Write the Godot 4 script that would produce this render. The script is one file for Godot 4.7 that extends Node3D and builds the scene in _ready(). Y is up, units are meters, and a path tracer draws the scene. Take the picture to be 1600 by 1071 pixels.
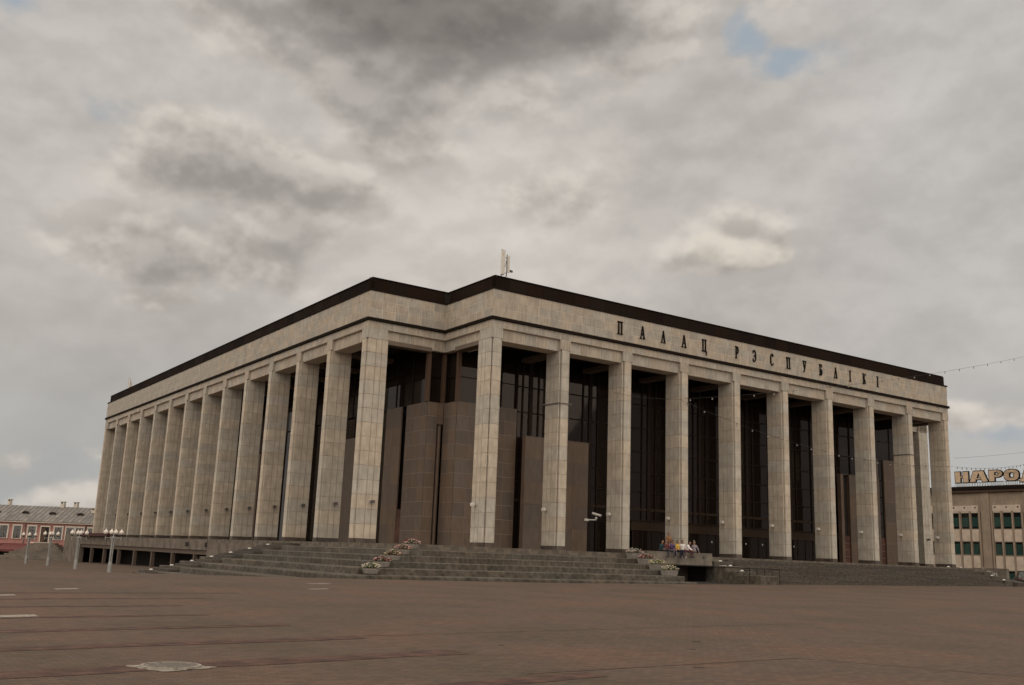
extends Node3D

# ---------------------------------------------------------------- mesh builder
class MB:
	var v := PackedVector3Array()
	var n := PackedVector3Array()
	var c := PackedColorArray()
	var col := Color(1, 1, 1)
	func tri(p: Vector3, q: Vector3, r: Vector3) -> void:
		var m := (q - p).cross(r - p).normalized()
		tri_n(p, q, r, m, m, m)
	func tri_n(p: Vector3, q: Vector3, r: Vector3, a: Vector3, b: Vector3, d: Vector3) -> void:
		v.append(p); v.append(r); v.append(q)
		n.append(a); n.append(d); n.append(b)
		c.append(col); c.append(col); c.append(col)
	func quad(p: Vector3, q: Vector3, r: Vector3, s: Vector3) -> void:
		tri(p, q, r); tri(p, r, s)
	func quad_n(p: Vector3, q: Vector3, r: Vector3, s: Vector3, a: Vector3, b: Vector3, d: Vector3, e: Vector3) -> void:
		tri_n(p, q, r, a, b, d); tri_n(p, r, s, a, d, e)
	func hexa(b: Array, t: Array) -> void: # b: bottom corners counter-clockwise seen from above, t: those above them
		quad(t[0], t[1], t[2], t[3])
		quad(b[3], b[2], b[1], b[0])
		for i in 4:
			var j := (i + 1) % 4
			quad(b[i], b[j], t[j], t[i])
	func box(mn: Vector3, mx: Vector3) -> void:
		hexa([Vector3(mn.x, mn.y, mx.z), Vector3(mx.x, mn.y, mx.z), Vector3(mx.x, mn.y, mn.z), Vector3(mn.x, mn.y, mn.z)],
			[Vector3(mn.x, mx.y, mx.z), Vector3(mx.x, mx.y, mx.z), Vector3(mx.x, mx.y, mn.z), Vector3(mn.x, mx.y, mn.z)])
	func bevel_box(mn: Vector3, mx: Vector3, e: float) -> void: # chamfered top edges
		var b := [Vector3(mn.x, mn.y, mx.z), Vector3(mx.x, mn.y, mx.z), Vector3(mx.x, mn.y, mn.z), Vector3(mn.x, mn.y, mn.z)]
		var m := []
		var t := []
		for p in b:
			var q: Vector3 = p
			m.append(Vector3(q.x, mx.y - e, q.z))
			t.append(Vector3(q.x + (e if q.x == mn.x else -e), mx.y, q.z + (e if q.z == mn.z else -e)))
		quad(t[0], t[1], t[2], t[3])
		quad(b[3], b[2], b[1], b[0])
		for i in 4:
			var j := (i + 1) % 4
			quad(b[i], b[j], m[j], m[i])
			quad(m[i], m[j], t[j], t[i])
	func prism(poly: PackedVector2Array, y0: float, y1: float) -> void: # poly in (x, z)
		var pts := poly.duplicate()
		if Geometry2D.is_polygon_clockwise(pts):
			pts.reverse()
		var k := pts.size()
		# with z down the page this order runs clockwise seen from above
		for i in k:
			var a := pts[i]
			var b := pts[(i + 1) % k]
			quad(Vector3(b.x, y0, b.y), Vector3(a.x, y0, a.y), Vector3(a.x, y1, a.y), Vector3(b.x, y1, b.y))
		var ids := Geometry2D.triangulate_polygon(pts)
		for i in range(0, ids.size(), 3):
			var p := pts[ids[i]]
			var q := pts[ids[i + 1]]
			var r := pts[ids[i + 2]]
			if (q - p).cross(r - p) > 0.0:
				var s := q
				q = r
				r = s
			tri(Vector3(p.x, y1, p.y), Vector3(q.x, y1, q.y), Vector3(r.x, y1, r.y))
			tri(Vector3(p.x, y0, p.y), Vector3(r.x, y0, r.y), Vector3(q.x, y0, q.y))
	func tube(path: Array, radii: Array, seg := 8, caps := true) -> void:
		var rings := []
		var norms := []
		for i in path.size():
			var d: Vector3 = (path[mini(i + 1, path.size() - 1)] - path[maxi(i - 1, 0)])
			d = d.normalized()
			var up := Vector3.UP if absf(d.y) < 0.9 else Vector3.RIGHT
			var a := d.cross(up).normalized()
			var b := d.cross(a).normalized()
			var ring := []
			var nn := []
			var rad: float = radii[mini(i, radii.size() - 1)]
			for k in seg:
				var t := TAU * k / seg
				var w := a * cos(t) + b * sin(t)
				ring.append(path[i] + w * rad)
				nn.append(w)
			rings.append(ring); norms.append(nn)
		for i in path.size() - 1:
			for k in seg:
				var l := (k + 1) % seg
				quad_n(rings[i][k], rings[i][l], rings[i + 1][l], rings[i + 1][k], norms[i][k], norms[i][l], norms[i + 1][l], norms[i + 1][k])
		if caps:
			for k in range(1, seg - 1):
				tri(rings[0][0], rings[0][k + 1], rings[0][k])
				var e := path.size() - 1
				tri(rings[e][0], rings[e][k], rings[e][k + 1])
	func lathe(prof: Array, seg := 14, at := Vector3.ZERO) -> void: # prof: Vector2(radius, y), upwards
		for i in prof.size() - 1:
			var p: Vector2 = prof[i]
			var q: Vector2 = prof[i + 1]
			var s := Vector2(q.y - p.y, p.x - q.x).normalized()
			for k in seg:
				var t0 := TAU * k / seg
				var t1 := TAU * (k + 1) / seg
				var d0 := Vector3(cos(t0), 0, -sin(t0))
				var d1 := Vector3(cos(t1), 0, -sin(t1))
				var n0 := d0 * s.x + Vector3(0, s.y, 0)
				var n1 := d1 * s.x + Vector3(0, s.y, 0)
				var a := at + d0 * p.x + Vector3(0, p.y, 0)
				var b := at + d1 * p.x + Vector3(0, p.y, 0)
				var e := at + d1 * q.x + Vector3(0, q.y, 0)
				var f := at + d0 * q.x + Vector3(0, q.y, 0)
				if p.x > 0.0001:
					tri_n(a, b, e, n0, n1, n1)
				if q.x > 0.0001:
					tri_n(a, e, f, n0, n1, n0)
	func mesh() -> ArrayMesh:
		var arr := []
		arr.resize(Mesh.ARRAY_MAX)
		arr[Mesh.ARRAY_VERTEX] = v
		arr[Mesh.ARRAY_NORMAL] = n
		arr[Mesh.ARRAY_COLOR] = c
		var ids := PackedInt32Array()
		ids.resize(v.size())
		for i in v.size():
			ids[i] = i
		arr[Mesh.ARRAY_INDEX] = ids
		var m := ArrayMesh.new()
		m.add_surface_from_arrays(Mesh.PRIMITIVE_TRIANGLES, arr)
		return m

# ---------------------------------------------------------------- helpers
var M := {}
var used := {}
var boxes := {}
var rng := RandomNumberGenerator.new()

func numbered(called: String) -> String:
	var k: int = used.get(called, 0)
	used[called] = k + 1
	return called if k == 0 else "%s_%03d" % [called, k]

func tag(o: Node3D, label: String, category: String, group := "") -> Node3D:
	o.set_meta("label", label)
	o.set_meta("category", category)
	if group:
		o.set_meta("group", group)
	return o

func thing(called: String, label: String, category: String, at := Vector3.ZERO, turn := 0.0, group := "") -> Node3D:
	var o := Node3D.new()
	o.name = numbered(called)
	add_child(o)
	o.position = at
	o.rotation.y = turn
	tag(o, label, category, group)
	return o

func obj(called: String, m: Mesh, mat: Material, parent: Node = null, at := Vector3.ZERO, turn := 0.0) -> MeshInstance3D:
	var o := MeshInstance3D.new()
	o.mesh = m
	o.material_override = mat
	o.position = at
	o.rotation.y = turn
	if parent == null:
		o.name = numbered(called)
		add_child(o)
	else:
		o.name = called
		parent.add_child(o, true)
	return o

func struct(o: Node3D) -> Node3D:
	o.set_meta("kind", "structure")
	return o

func stuff(o: Node3D) -> Node3D:
	o.set_meta("kind", "stuff")
	return o

func box_mesh(s: Vector3) -> Mesh: # shared between equal pieces
	if not boxes.has(s):
		var b := MB.new()
		b.box(-s / 2, s / 2)
		boxes[s] = b.mesh()
	return boxes[s]

func box_at(called: String, mn: Vector3, mx: Vector3, mat: Material, parent: Node) -> MeshInstance3D:
	return obj(called, box_mesh((mx - mn).snapped(Vector3.ONE * 0.001)), mat, parent, (mn + mx) / 2)

func noise_tex(sd: int, freq: float, lo: float, hi: float, octaves := 4, size := 512, mid := 0.5) -> NoiseTexture2D:
	var f := FastNoiseLite.new()
	f.seed = sd
	f.frequency = freq
	f.fractal_octaves = octaves
	f.noise_type = FastNoiseLite.TYPE_SIMPLEX_SMOOTH
	var t := NoiseTexture2D.new()
	t.width = size
	t.height = size
	t.seamless = true
	t.noise = f
	var g := Gradient.new()
	g.set_color(0, Color(lo, lo, lo))
	g.set_color(1, Color(hi, hi, hi))
	g.add_point(mid, Color((lo + hi) / 2, (lo + hi) / 2, (lo + hi) / 2))
	t.color_ramp = g
	return t

func mat(lin: Color, rough := 0.85, tex: Texture2D = null, scale := Vector3.ONE, fine: Texture2D = null, fine_scale := Vector3.ONE, spec := 0.4) -> StandardMaterial3D:
	var m := StandardMaterial3D.new()
	m.albedo_color = lin.linear_to_srgb()
	m.roughness = rough
	m.metallic_specular = spec
	if tex:
		m.albedo_texture = tex
		m.uv1_triplanar = true
		m.uv1_world_triplanar = true
		m.uv1_scale = scale
	if fine:
		m.detail_enabled = true
		m.detail_albedo = fine
		m.detail_blend_mode = BaseMaterial3D.BLEND_MODE_MUL
		m.detail_uv_layer = BaseMaterial3D.DETAIL_UV_2
		m.uv2_triplanar = true
		m.uv2_world_triplanar = true
		m.uv2_scale = fine_scale
	return m

func shades(base: Color, spread: float, count: int, rough: float, tex: Texture2D, scale: Vector3, fine: Texture2D, fine_scale: Vector3, warm := 0.03) -> Array:
	var out := []
	for i in count:
		var k := 1.0 + spread * (2.0 * i / (count - 1) - 1.0)
		var w := warm * (1.0 if i % 2 else -1.0)
		var m := mat(Color(base.r * k * (1 + w), base.g * k, base.b * k * (1 - w)), rough, tex, scale, fine, fine_scale)
		m.uv1_offset = Vector3(0.37 * i, 0.61 * i, 0.13 * i)
		out.append(m)
	return out

func pick(a: Array) -> Material:
	return a[rng.randi() % a.size()]

# height of the square, which falls gently to the back and to the left
func ground(x: float, z: float) -> float:
	var f := 0.0
	if z >= 10.0:
		f = -1.9 - 0.006 * (minf(z, 52.0) - 10.0)
	elif z >= -20.0:
		f = -1.9 - 0.0273 * (10.0 - z)
	elif z >= -50.0:
		f = -2.719 - 0.008 * (-20.0 - z)
	elif z >= -85.0:
		f = -2.959 - 0.012 * (-50.0 - z)
	else:
		f = -3.379 - 0.009 * minf(-85.0 - z, 25.0)
	return f + 0.009 * clampf(x, 0.0, 60.0)

# ---------------------------------------------------------------- measures of the palace
const W0 := 54.94      # length of the front
const HW := 0.46       # half a pillar's width
const NX := 6.36       # how far the side wing stands out
const NZ := 6.4        # how far it stands back
const ZB := -85.3      # rear edge
const TL := 1.43       # depth of a tier on the side
const TF := 1.15       # depth of a tier at the front
const TH := 0.345      # height of a tier
const EXPOSURE := 2.6

func _ready() -> void:
	rng.seed = 7
	# ------------------------------------------------ camera, sky, sun, exposure
	var cam := Camera3D.new()
	cam.name = "camera"
	add_child(cam)
	cam.position = Vector3(-36.418, -0.5125, 55.848)
	var b := Basis(Vector3.UP, deg_to_rad(-34.3266)) * Basis(Vector3.RIGHT, deg_to_rad(12.2403)) * Basis(Vector3.BACK, deg_to_rad(2.1616))
	cam.basis = b
	cam.fov = rad_to_deg(2.0 * atan(535.5 / 1539.8))
	cam.near = 0.1
	cam.far = 4000.0
	cam.current = true
	var we := WorldEnvironment.new()
	we.name = "world_environment"
	var env := Environment.new()
	env.background_mode = Environment.BG_SKY
	var sky := Sky.new()
	var sm := PanoramaSkyMaterial.new()
	sm.panorama = sky_picture()
	sky.sky_material = sm
	env.sky = sky
	env.tonemap_mode = Environment.TONE_MAPPER_LINEAR
	env.tonemap_exposure = EXPOSURE
	env.sdfgi_enabled = true
	env.ssao_enabled = true
	env.ssil_enabled = true
	we.environment = env
	add_child(we)
	var sun := DirectionalLight3D.new()
	sun.name = "sun"
	sun.light_color = Color(1.0, 0.95, 0.88)
	sun.light_energy = 0.5
	sun.light_angular_distance = 160.0
	sun.shadow_enabled = true
	add_child(sun)
	sun.look_at_from_position(Vector3.ZERO, -Vector3(-0.62, 0.66, 0.62), Vector3.UP)

	materials()
	setting()
	palace()
	podium()
	underpass()
	planters()
	lamps()
	pink_house()
	far_building()
	cables()
	people()
	car()
	details()

# ---------------------------------------------------------------- sky
var nb := FastNoiseLite.new()
var nw := FastNoiseLite.new()
var nf := FastNoiseLite.new()

func blob(a: float, e: float, ca: float, ce: float, ra: float, re: float) -> float:
	return clampf(1.3 - Vector2((a - ca) / ra, (e - ce) / re).length(), 0.0, 1.0)

func heap_at(az: float, el: float, n: float, rest: float) -> float:
	# where the thick clouds lie: heaped ones in view, the same sort all round and overhead
	var h := 0.0
	h = maxf(h, 1.45 * blob(az, el, 28.5, 31.6, 15.0, 5.6))
	h = maxf(h, 1.05 * blob(az, el, 37.5, 30.6, 9.0, 3.4))
	h = maxf(h, 0.95 * blob(az, el, 26.5, 27.6, 7.5, 3.2))
	h = maxf(h, 0.62 * blob(az, el, 34.0, 26.6, 6.0, 2.2))
	h = maxf(h, 0.80 * blob(az, el, 16.6, 21.0, 7.0, 2.8))
	h = maxf(h, 0.72 * blob(az, el, 21.0, 19.6, 5.6, 3.4))
	h = maxf(h, 0.50 * blob(az, el, 27.0, 23.3, 3.4, 2.2))
	h = maxf(h, 0.76 * blob(az, el, 15.8, 16.0, 7.4, 2.6))
	h = maxf(h, 0.62 * blob(az, el, 15.5, 12.8, 4.0, 1.3))
	h = maxf(h, 0.40 * blob(az, el, 46.0, 31.8, 7.0, 2.4))
	h = maxf(h, 0.48 * blob(az, el, 47.4, 17.6, 4.6, 2.6))
	h = maxf(h, 0.36 * blob(az, el, 37.0, 21.2, 5.0, 2.2))
	h = maxf(h, 0.78 * blob(az, el, 11.6, 2.0, 3.4, 1.4))
	h = maxf(h, 0.62 * blob(az, el, 8.2, 3.4, 2.4, 1.3))
	h = maxf(h, 0.5 * blob(az, el, 12.4, 4.4, 2.2, 0.6))
	h = maxf(h, 0.5 * blob(az, el, 59.5, 8.4, 5.0, 0.9))
	h = maxf(h, rest)
	return h + n * smoothstep(0.0, 0.35, h)

func sky_color(az: float, el: float) -> Color:
	var y := sin(deg_to_rad(el))
	var r := cos(deg_to_rad(el))
	var d := Vector3(sin(deg_to_rad(az)) * r, y * 1.55, -cos(deg_to_rad(az)) * r) * 57.3
	var big := nb.get_noise_3dv(d)
	var wx := nw.get_noise_3dv(d)
	var fin := nf.get_noise_3dv(d)
	var fup := nf.get_noise_3dv(d + Vector3(-0.35, 1.25, 0.2))
	var inside := (1.0 - smoothstep(36.0, 42.0, absf(wrapf(az - 34.0, -180.0, 180.0)))) * (1.0 - smoothstep(31.0, 37.0, el))
	var rest := (0.25 + 2.0 * nb.get_noise_3dv(d * 0.6 + Vector3(40, 17, 90))) * (1.0 - inside)
	# layer of thin cloud, its folds lit a little from above
	var fold := clampf((fin - fup) * 1.1, -0.25, 0.25)
	var c := Color(0.515, 0.482, 0.447)
	c = c.lerp(Color(0.455, 0.438, 0.418), smoothstep(46.0, 60.0, az) * (1.0 - smoothstep(64.0, 90.0, az)) * 0.7)
	c = c.lerp(Color(0.565, 0.525, 0.482), 0.9 * blob(az, el, 31.0, 18.5, 14.0, 6.0) + 0.4 * blob(az, el, 41.0, 24.0, 7.0, 4.0))
	c = c.lerp(Color(0.40, 0.412, 0.408), 0.75 * (1.0 - smoothstep(2.0, 13.0, el)) * (1.0 - 0.6 * smoothstep(15.0, 40.0, az) * (1.0 - smoothstep(40.0, 60.0, az))))
	c = c * (1.0 + 0.22 * big + (0.11 * fin + 0.16 * fold) * smoothstep(0.0, 20.0, el) + 0.04 * fin)
	# gaps that show the blue
	var gap := 0.0
	gap = maxf(gap, 1.0 * blob(az, el, 50.9, 27.7, 3.2, 1.4))
	gap = maxf(gap, 0.7 * blob(az, el, 48.8, 29.2, 2.0, 1.7))
	gap = maxf(gap, 0.30 * blob(az, el, 10.4, 23.2, 3.0, 1.5))
	gap = maxf(gap, 0.6 * blob(az, el, 4.5, 27.0, 2.6, 1.8))
	gap = maxf(gap, 0.75 * blob(az, el, 61.5, 7.2, 5.0, 0.7))
	gap = maxf(gap, 0.14 * blob(az, el, 9.5, 4.2, 7.5, 2.6))
	gap = maxf(gap, (1.0 - inside) * (1.6 * nb.get_noise_3dv(d * 0.7 + Vector3(-60, 90, 10)) - 0.35))
	gap = smoothstep(0.2, 1.0, gap - 1.3 * fin * smoothstep(0.0, 0.35, gap))
	c = c.lerp(Color(0.325, 0.390, 0.455), gap * (0.85 if el > 12.0 else 0.6))
	# thick clouds: bright rims and tops, grey undersides
	var a := az + wx * 1.6
	var e := el + big * 1.2
	var raw := heap_at(a, e, 0.0, rest)
	var h0 := raw + (0.75 * fin + 0.25 * big) * smoothstep(0.0, 0.35, raw)
	var cover := smoothstep(0.08, 0.55, h0)
	if cover > 0.0:
		var h1 := heap_at(a - 0.3, e + 1.0, 0.75 * fup + 0.25 * big, rest)
		var depth := smoothstep(-0.05, 1.15, h0 * 0.35 + h1 * 0.75)
		var heavy := 1.0 if el > 9.0 else 0.55
		var body := Color(0.61, 0.56, 0.505).lerp(Color(0.345, 0.318, 0.292).lerp(Color(0.160, 0.146, 0.131), smoothstep(0.75, 1.35, raw)), depth * heavy)
		body = body * (1.0 + 0.22 * fin + 0.6 * fold)
		c = c.lerp(body, cover * 0.88)
	var puff := smoothstep(0.25, 0.8, blob(a, e, 46.9, 17.7, 2.3, 1.3) + 0.7 * blob(a, e, 49.4, 17.2, 2.2, 1.0) + 0.6 * fin - 0.15)
	c = c.lerp(Color(0.66, 0.60, 0.52) * (1.0 + 0.5 * fold), puff * 0.8 * inside)
	return c / EXPOSURE

func sky_picture() -> ImageTexture:
	for q in [[nb, 11, 0.035, 4], [nw, 23, 0.10, 4], [nf, 37, 0.13, 7]]:
		var f: FastNoiseLite = q[0]
		f.seed = q[1]
		f.frequency = q[2]
		f.fractal_octaves = q[3]
		f.fractal_gain = 0.56 if f == nf else 0.5
		f.noise_type = FastNoiseLite.TYPE_SIMPLEX_SMOOTH
	var w := 4096
	var coarse := 8
	var lw := w / coarse
	var lh := w / 2 / coarse
	var data := PackedFloat32Array()
	data.resize(lw * lh * 3)
	for j in lh:
		var el := 90.0 - (j + 0.5) * 180.0 / lh
		for i in lw:
			var az := (i + 0.5) * 360.0 / lw
			var c := sky_color(az, maxf(el, 0.0))
			var k := (j * lw + i) * 3
			data[k] = c.r; data[k + 1] = c.g; data[k + 2] = c.b
	var im := Image.create_from_data(lw, lh, false, Image.FORMAT_RGBF, data.to_byte_array())
	im.resize(w, w / 2, Image.INTERPOLATE_CUBIC)
	# the part of the sky over the palace once more, at full resolution
	for span in [[0.0, 72.0], [350.0, 360.0]]:
		var x0 := int(span[0] / 360.0 * w)
		var x1 := int(span[1] / 360.0 * w)
		var y0 := int((90.0 - 35.0) / 180.0 * w / 2)
		var y1 := int(90.5 / 180.0 * w / 2)
		var pw := x1 - x0
		var ph := y1 - y0
		var part := PackedFloat32Array()
		part.resize(pw * ph * 3)
		var k := 0
		for j in ph:
			var el := maxf(90.0 - (y0 + j + 0.5) * 360.0 / w, 0.0)
			for i in pw:
				var c := sky_color((x0 + i + 0.5) * 360.0 / w, el)
				part[k] = c.r; part[k + 1] = c.g; part[k + 2] = c.b
				k += 3
		var pi := Image.create_from_data(pw, ph, false, Image.FORMAT_RGBF, part.to_byte_array())
		im.blit_rect(pi, Rect2i(0, 0, pw, ph), Vector2i(x0, y0))
	return ImageTexture.create_from_image(im)

# ---------------------------------------------------------------- materials
func paver_picture() -> ImageTexture: # grain and tone of small clinker pavers
	var s := 512
	var im := Image.create(s, s, true, Image.FORMAT_RGB8)
	var r := RandomNumberGenerator.new()
	r.seed = 5
	var bw := 32
	var bh := 16
	im.fill(Color(0.76, 0.74, 0.72))
	for j in s / bh:
		for i in s / bw:
			var k := r.randf_range(0.84, 1.0)
			var wm := r.randf_range(-0.03, 0.03)
			var x := i * bw + (bw / 2 if j % 2 else 0)
			var c := Color(k + wm, k, k - wm).clamp()
			im.fill_rect(Rect2i(x % s, j * bh, bw - 2, bh - 2), c)
			if x + bw > s:
				im.fill_rect(Rect2i(0, j * bh, x + bw - s - 2, bh - 2), c)
	for q in 14000:
		var x := r.randi() % s
		var y := r.randi() % s
		im.set_pixel(x, y, im.get_pixel(x, y) * r.randf_range(0.8, 1.08))
	return ImageTexture.create_from_image(im)

func materials() -> void:
	var mottle := noise_tex(1, 0.012, 0.87, 1.0, 5)
	var strong := noise_tex(2, 0.010, 0.62, 1.0, 5)
	var grain := noise_tex(3, 0.09, 0.86, 1.0, 3)
	var streak := noise_tex(4, 0.02, 0.90, 1.0, 4)
	var rain := noise_tex(9, 0.03, 0.80, 1.0, 4)
	var blotch := noise_tex(6, 0.008, 0.66, 1.0, 5)
	var st := Vector3(0.16, 0.16, 0.16)
	M.stone = shades(Color(0.478, 0.420, 0.349), 0.065, 6, 0.9, mottle, st, streak, Vector3(0.3, 0.06, 0.3))
	M.frieze = shades(Color(0.455, 0.398, 0.332), 0.065, 6, 0.9, mottle, st, rain, Vector3(0.45, 0.04, 0.45))
	M.joint_light = mat(Color(0.55, 0.485, 0.405), 0.95)
	M.joint_dark = mat(Color(0.25, 0.20, 0.155), 0.95)
	M.base = shades(Color(0.125, 0.095, 0.078), 0.12, 3, 0.6, strong, st, grain, Vector3.ONE)
	M.granite = shades(Color(0.140, 0.100, 0.076), 0.09, 6, 0.5, mottle, Vector3(0.3, 0.12, 0.3), grain, Vector3.ONE, 0.05)
	M.granite_seam = mat(Color(0.10, 0.072, 0.055), 0.9)
	M.granite_joint = mat(Color(0.25, 0.205, 0.17), 0.9)
	M.rust = shades(Color(0.135, 0.052, 0.034), 0.12, 3, 0.5, strong, st, grain, Vector3.ONE)
	M.fascia = shades(Color(0.019, 0.0118, 0.0088), 0.2, 5, 0.75, streak, Vector3(0.6, 0.06, 0.6), grain, Vector3(1, 1, 1), 0.06)
	for f in M.fascia:
		f.metallic_specular = 0.12
	M.strip = mat(Color(0.014, 0.010, 0.008), 0.8, streak, Vector3(0.4, 0.4, 0.4), null, Vector3.ONE, 0.12)
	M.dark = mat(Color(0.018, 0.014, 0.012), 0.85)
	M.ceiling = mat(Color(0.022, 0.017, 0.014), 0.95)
	M.beam = mat(Color(0.14, 0.108, 0.083), 0.9, mottle, st)
	M.bronze = mat(Color(0.016, 0.010, 0.0075), 0.6, null, Vector3.ONE, null, Vector3.ONE, 0.2)
	M.bronze_light = mat(Color(0.060, 0.033, 0.019), 0.6)
	M.lobby = mat(Color(0.028, 0.018, 0.012), 0.6, null, Vector3.ONE, null, Vector3.ONE, 0.2)
	M.post = mat(Color(0.085, 0.063, 0.048), 0.85)
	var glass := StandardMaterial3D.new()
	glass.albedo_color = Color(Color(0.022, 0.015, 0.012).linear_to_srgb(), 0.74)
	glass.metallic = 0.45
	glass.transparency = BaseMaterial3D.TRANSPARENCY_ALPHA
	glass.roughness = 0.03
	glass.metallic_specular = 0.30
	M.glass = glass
	M.door_glass = glass.duplicate()
	M.door_glass.metallic_specular = 0.18
	var clear := StandardMaterial3D.new()
	clear.albedo_color = Color(0.03, 0.06, 0.055, 0.30)
	clear.transparency = BaseMaterial3D.TRANSPARENCY_ALPHA
	clear.roughness = 0.05
	M.window = clear
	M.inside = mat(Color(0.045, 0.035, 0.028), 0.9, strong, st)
	M.pale = mat(Color(0.42, 0.38, 0.32), 0.8)
	M.letter = mat(Color(0.010, 0.008, 0.007), 0.8, null, Vector3.ONE, null, Vector3.ONE, 0.1)
	M.step = shades(Color(0.165, 0.140, 0.110), 0.07, 6, 0.85, blotch, Vector3(0.10, 0.16, 0.10), strong, Vector3(0.5, 0.35, 0.5))
	M.stair = shades(Color(0.150, 0.124, 0.100), 0.16, 5, 0.85, strong, Vector3(0.35, 1.5, 0.35), strong, Vector3(1.7, 1.7, 1.7))
	M.deck = mat(Color(0.17, 0.14, 0.11), 0.9, strong, Vector3(0.3, 0.3, 0.3))
	M.wall_grey = mat(Color(0.185, 0.150, 0.122), 0.9, blotch, Vector3(0.12, 0.12, 0.12), streak, Vector3(0.5, 0.06, 0.5))
	M.rail_stone = mat(Color(0.21, 0.178, 0.145), 0.9, blotch, Vector3(0.2, 0.2, 0.2), streak, Vector3(0.8, 0.1, 0.8))
	var paver := paver_picture()
	var worn := noise_tex(8, 0.007, 0.80, 1.0, 6)
	worn.color_ramp.set_color(0, Color(0.80, 0.83, 0.80))
	worn.color_ramp.set_color(1, Color(0.90, 0.90, 0.92))
	worn.color_ramp.set_color(2, Color(1.0, 0.93, 0.90))
	M.plaza = mat(Color(0.120, 0.080, 0.055), 0.95, worn, Vector3(0.05, 0.05, 0.05), paver, Vector3(0.3, 0.3, 0.3))
	M.band = mat(Color(0.130, 0.066, 0.049), 0.92, strong, Vector3(0.35, 0.35, 0.35), paver, Vector3(0.3, 0.3, 0.3))
	M.mark = mat(Color(0.36, 0.32, 0.27), 0.9, strong, Vector3(1.2, 1.2, 1.2))
	M.iron = mat(Color(0.25, 0.22, 0.19), 0.75, strong, Vector3(2, 2, 2))
	M.stain = mat(Color(0.06, 0.045, 0.035), 0.9)
	M.white = mat(Color(0.52, 0.50, 0.46), 0.5)
	M.globe = mat(Color(0.56, 0.50, 0.45), 0.3)
	M.lamp = mat(Color(0.27, 0.265, 0.25), 0.5, mottle, st)
	M.lamp_dark = mat(Color(0.05, 0.045, 0.04), 0.5)
	M.antenna = mat(Color(0.52, 0.485, 0.44), 0.5)
	M.steel = mat(Color(0.08, 0.07, 0.065), 0.5)
	M.pot = mat(Color(0.30, 0.265, 0.235), 0.9, strong, Vector3(1.5, 1.5, 1.5))
	M.soil = mat(Color(0.05, 0.035, 0.025), 0.95)
	var leaf := mat(Color(1, 1, 1), 0.7)
	leaf.vertex_color_use_as_albedo = true
	leaf.backlight_enabled = true
	leaf.backlight = Color(0.25, 0.25, 0.25)
	M.leaf = leaf
	var vc := mat(Color(1, 1, 1), 0.8)
	vc.vertex_color_use_as_albedo = true
	M.painted = vc
	M.pink = mat(Color(0.42, 0.205, 0.182), 0.9, mottle, Vector3(0.1, 0.1, 0.1), streak, Vector3(0.3, 0.05, 0.3))
	M.trim = mat(Color(0.50, 0.45, 0.385), 0.9)
	M.roof = shades(Color(0.27, 0.245, 0.225), 0.10, 4, 0.6, strong, Vector3(0.12, 0.12, 0.12), grain, Vector3.ONE, 0.01)
	M.awning = mat(Color(0.130, 0.040, 0.038), 0.85, mottle, Vector3(0.2, 0.2, 0.2))
	M.maroon = mat(Color(0.045, 0.010, 0.010), 0.8)
	M.plaster = mat(Color(0.30, 0.235, 0.178), 0.9, mottle, Vector3(0.08, 0.08, 0.08), streak, Vector3(0.3, 0.04, 0.3))
	M.plaster_light = mat(Color(0.49, 0.405, 0.33), 0.9, mottle, Vector3(0.15, 0.15, 0.15))
	M.orange = mat(Color(0.49, 0.36, 0.245), 0.7, mottle, Vector3(0.2, 0.2, 0.2))
	M.green_blind = mat(Color(0.085, 0.21, 0.175), 0.8)
	M.car = mat(Color(0.035, 0.035, 0.038), 0.3)
	var glow := mat(Color(0.5, 0.45, 0.38), 0.7)
	glow.emission_enabled = true
	glow.emission = Color(1.0, 0.86, 0.68)
	glow.emission_energy_multiplier = 0.16
	M.glow = glow
	M.cable = mat(Color(0.03, 0.028, 0.026), 0.7)
	M.bulb = mat(Color(0.30, 0.29, 0.27), 0.3)

# ---------------------------------------------------------------- ground
func strip_sheet(x0: float, x1: float, z0: float, z1: float, dz: float, lift: float, ragged := 0.0) -> ArrayMesh:
	var m := MB.new()
	var k := maxi(2, int(absf(x1 - x0) / 0.8))
	for i in k:
		var a := lerpf(x0, x1, float(i) / k)
		var c := lerpf(x0, x1, float(i + 1) / k)
		var za := dz * float(i) / k
		var zc := dz * float(i + 1) / k
		var j0 := rng.randf_range(-ragged, ragged)
		var j1 := rng.randf_range(-ragged, ragged)
		var p := [Vector3(a, 0, z1 + za + j1), Vector3(c, 0, z1 + zc + j1), Vector3(c, 0, z0 + zc + j0), Vector3(a, 0, z0 + za + j0)]
		for q in 4:
			p[q].y = ground(p[q].x, p[q].z) + lift
		m.quad(p[0], p[1], p[2], p[3])
	return m.mesh()

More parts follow.
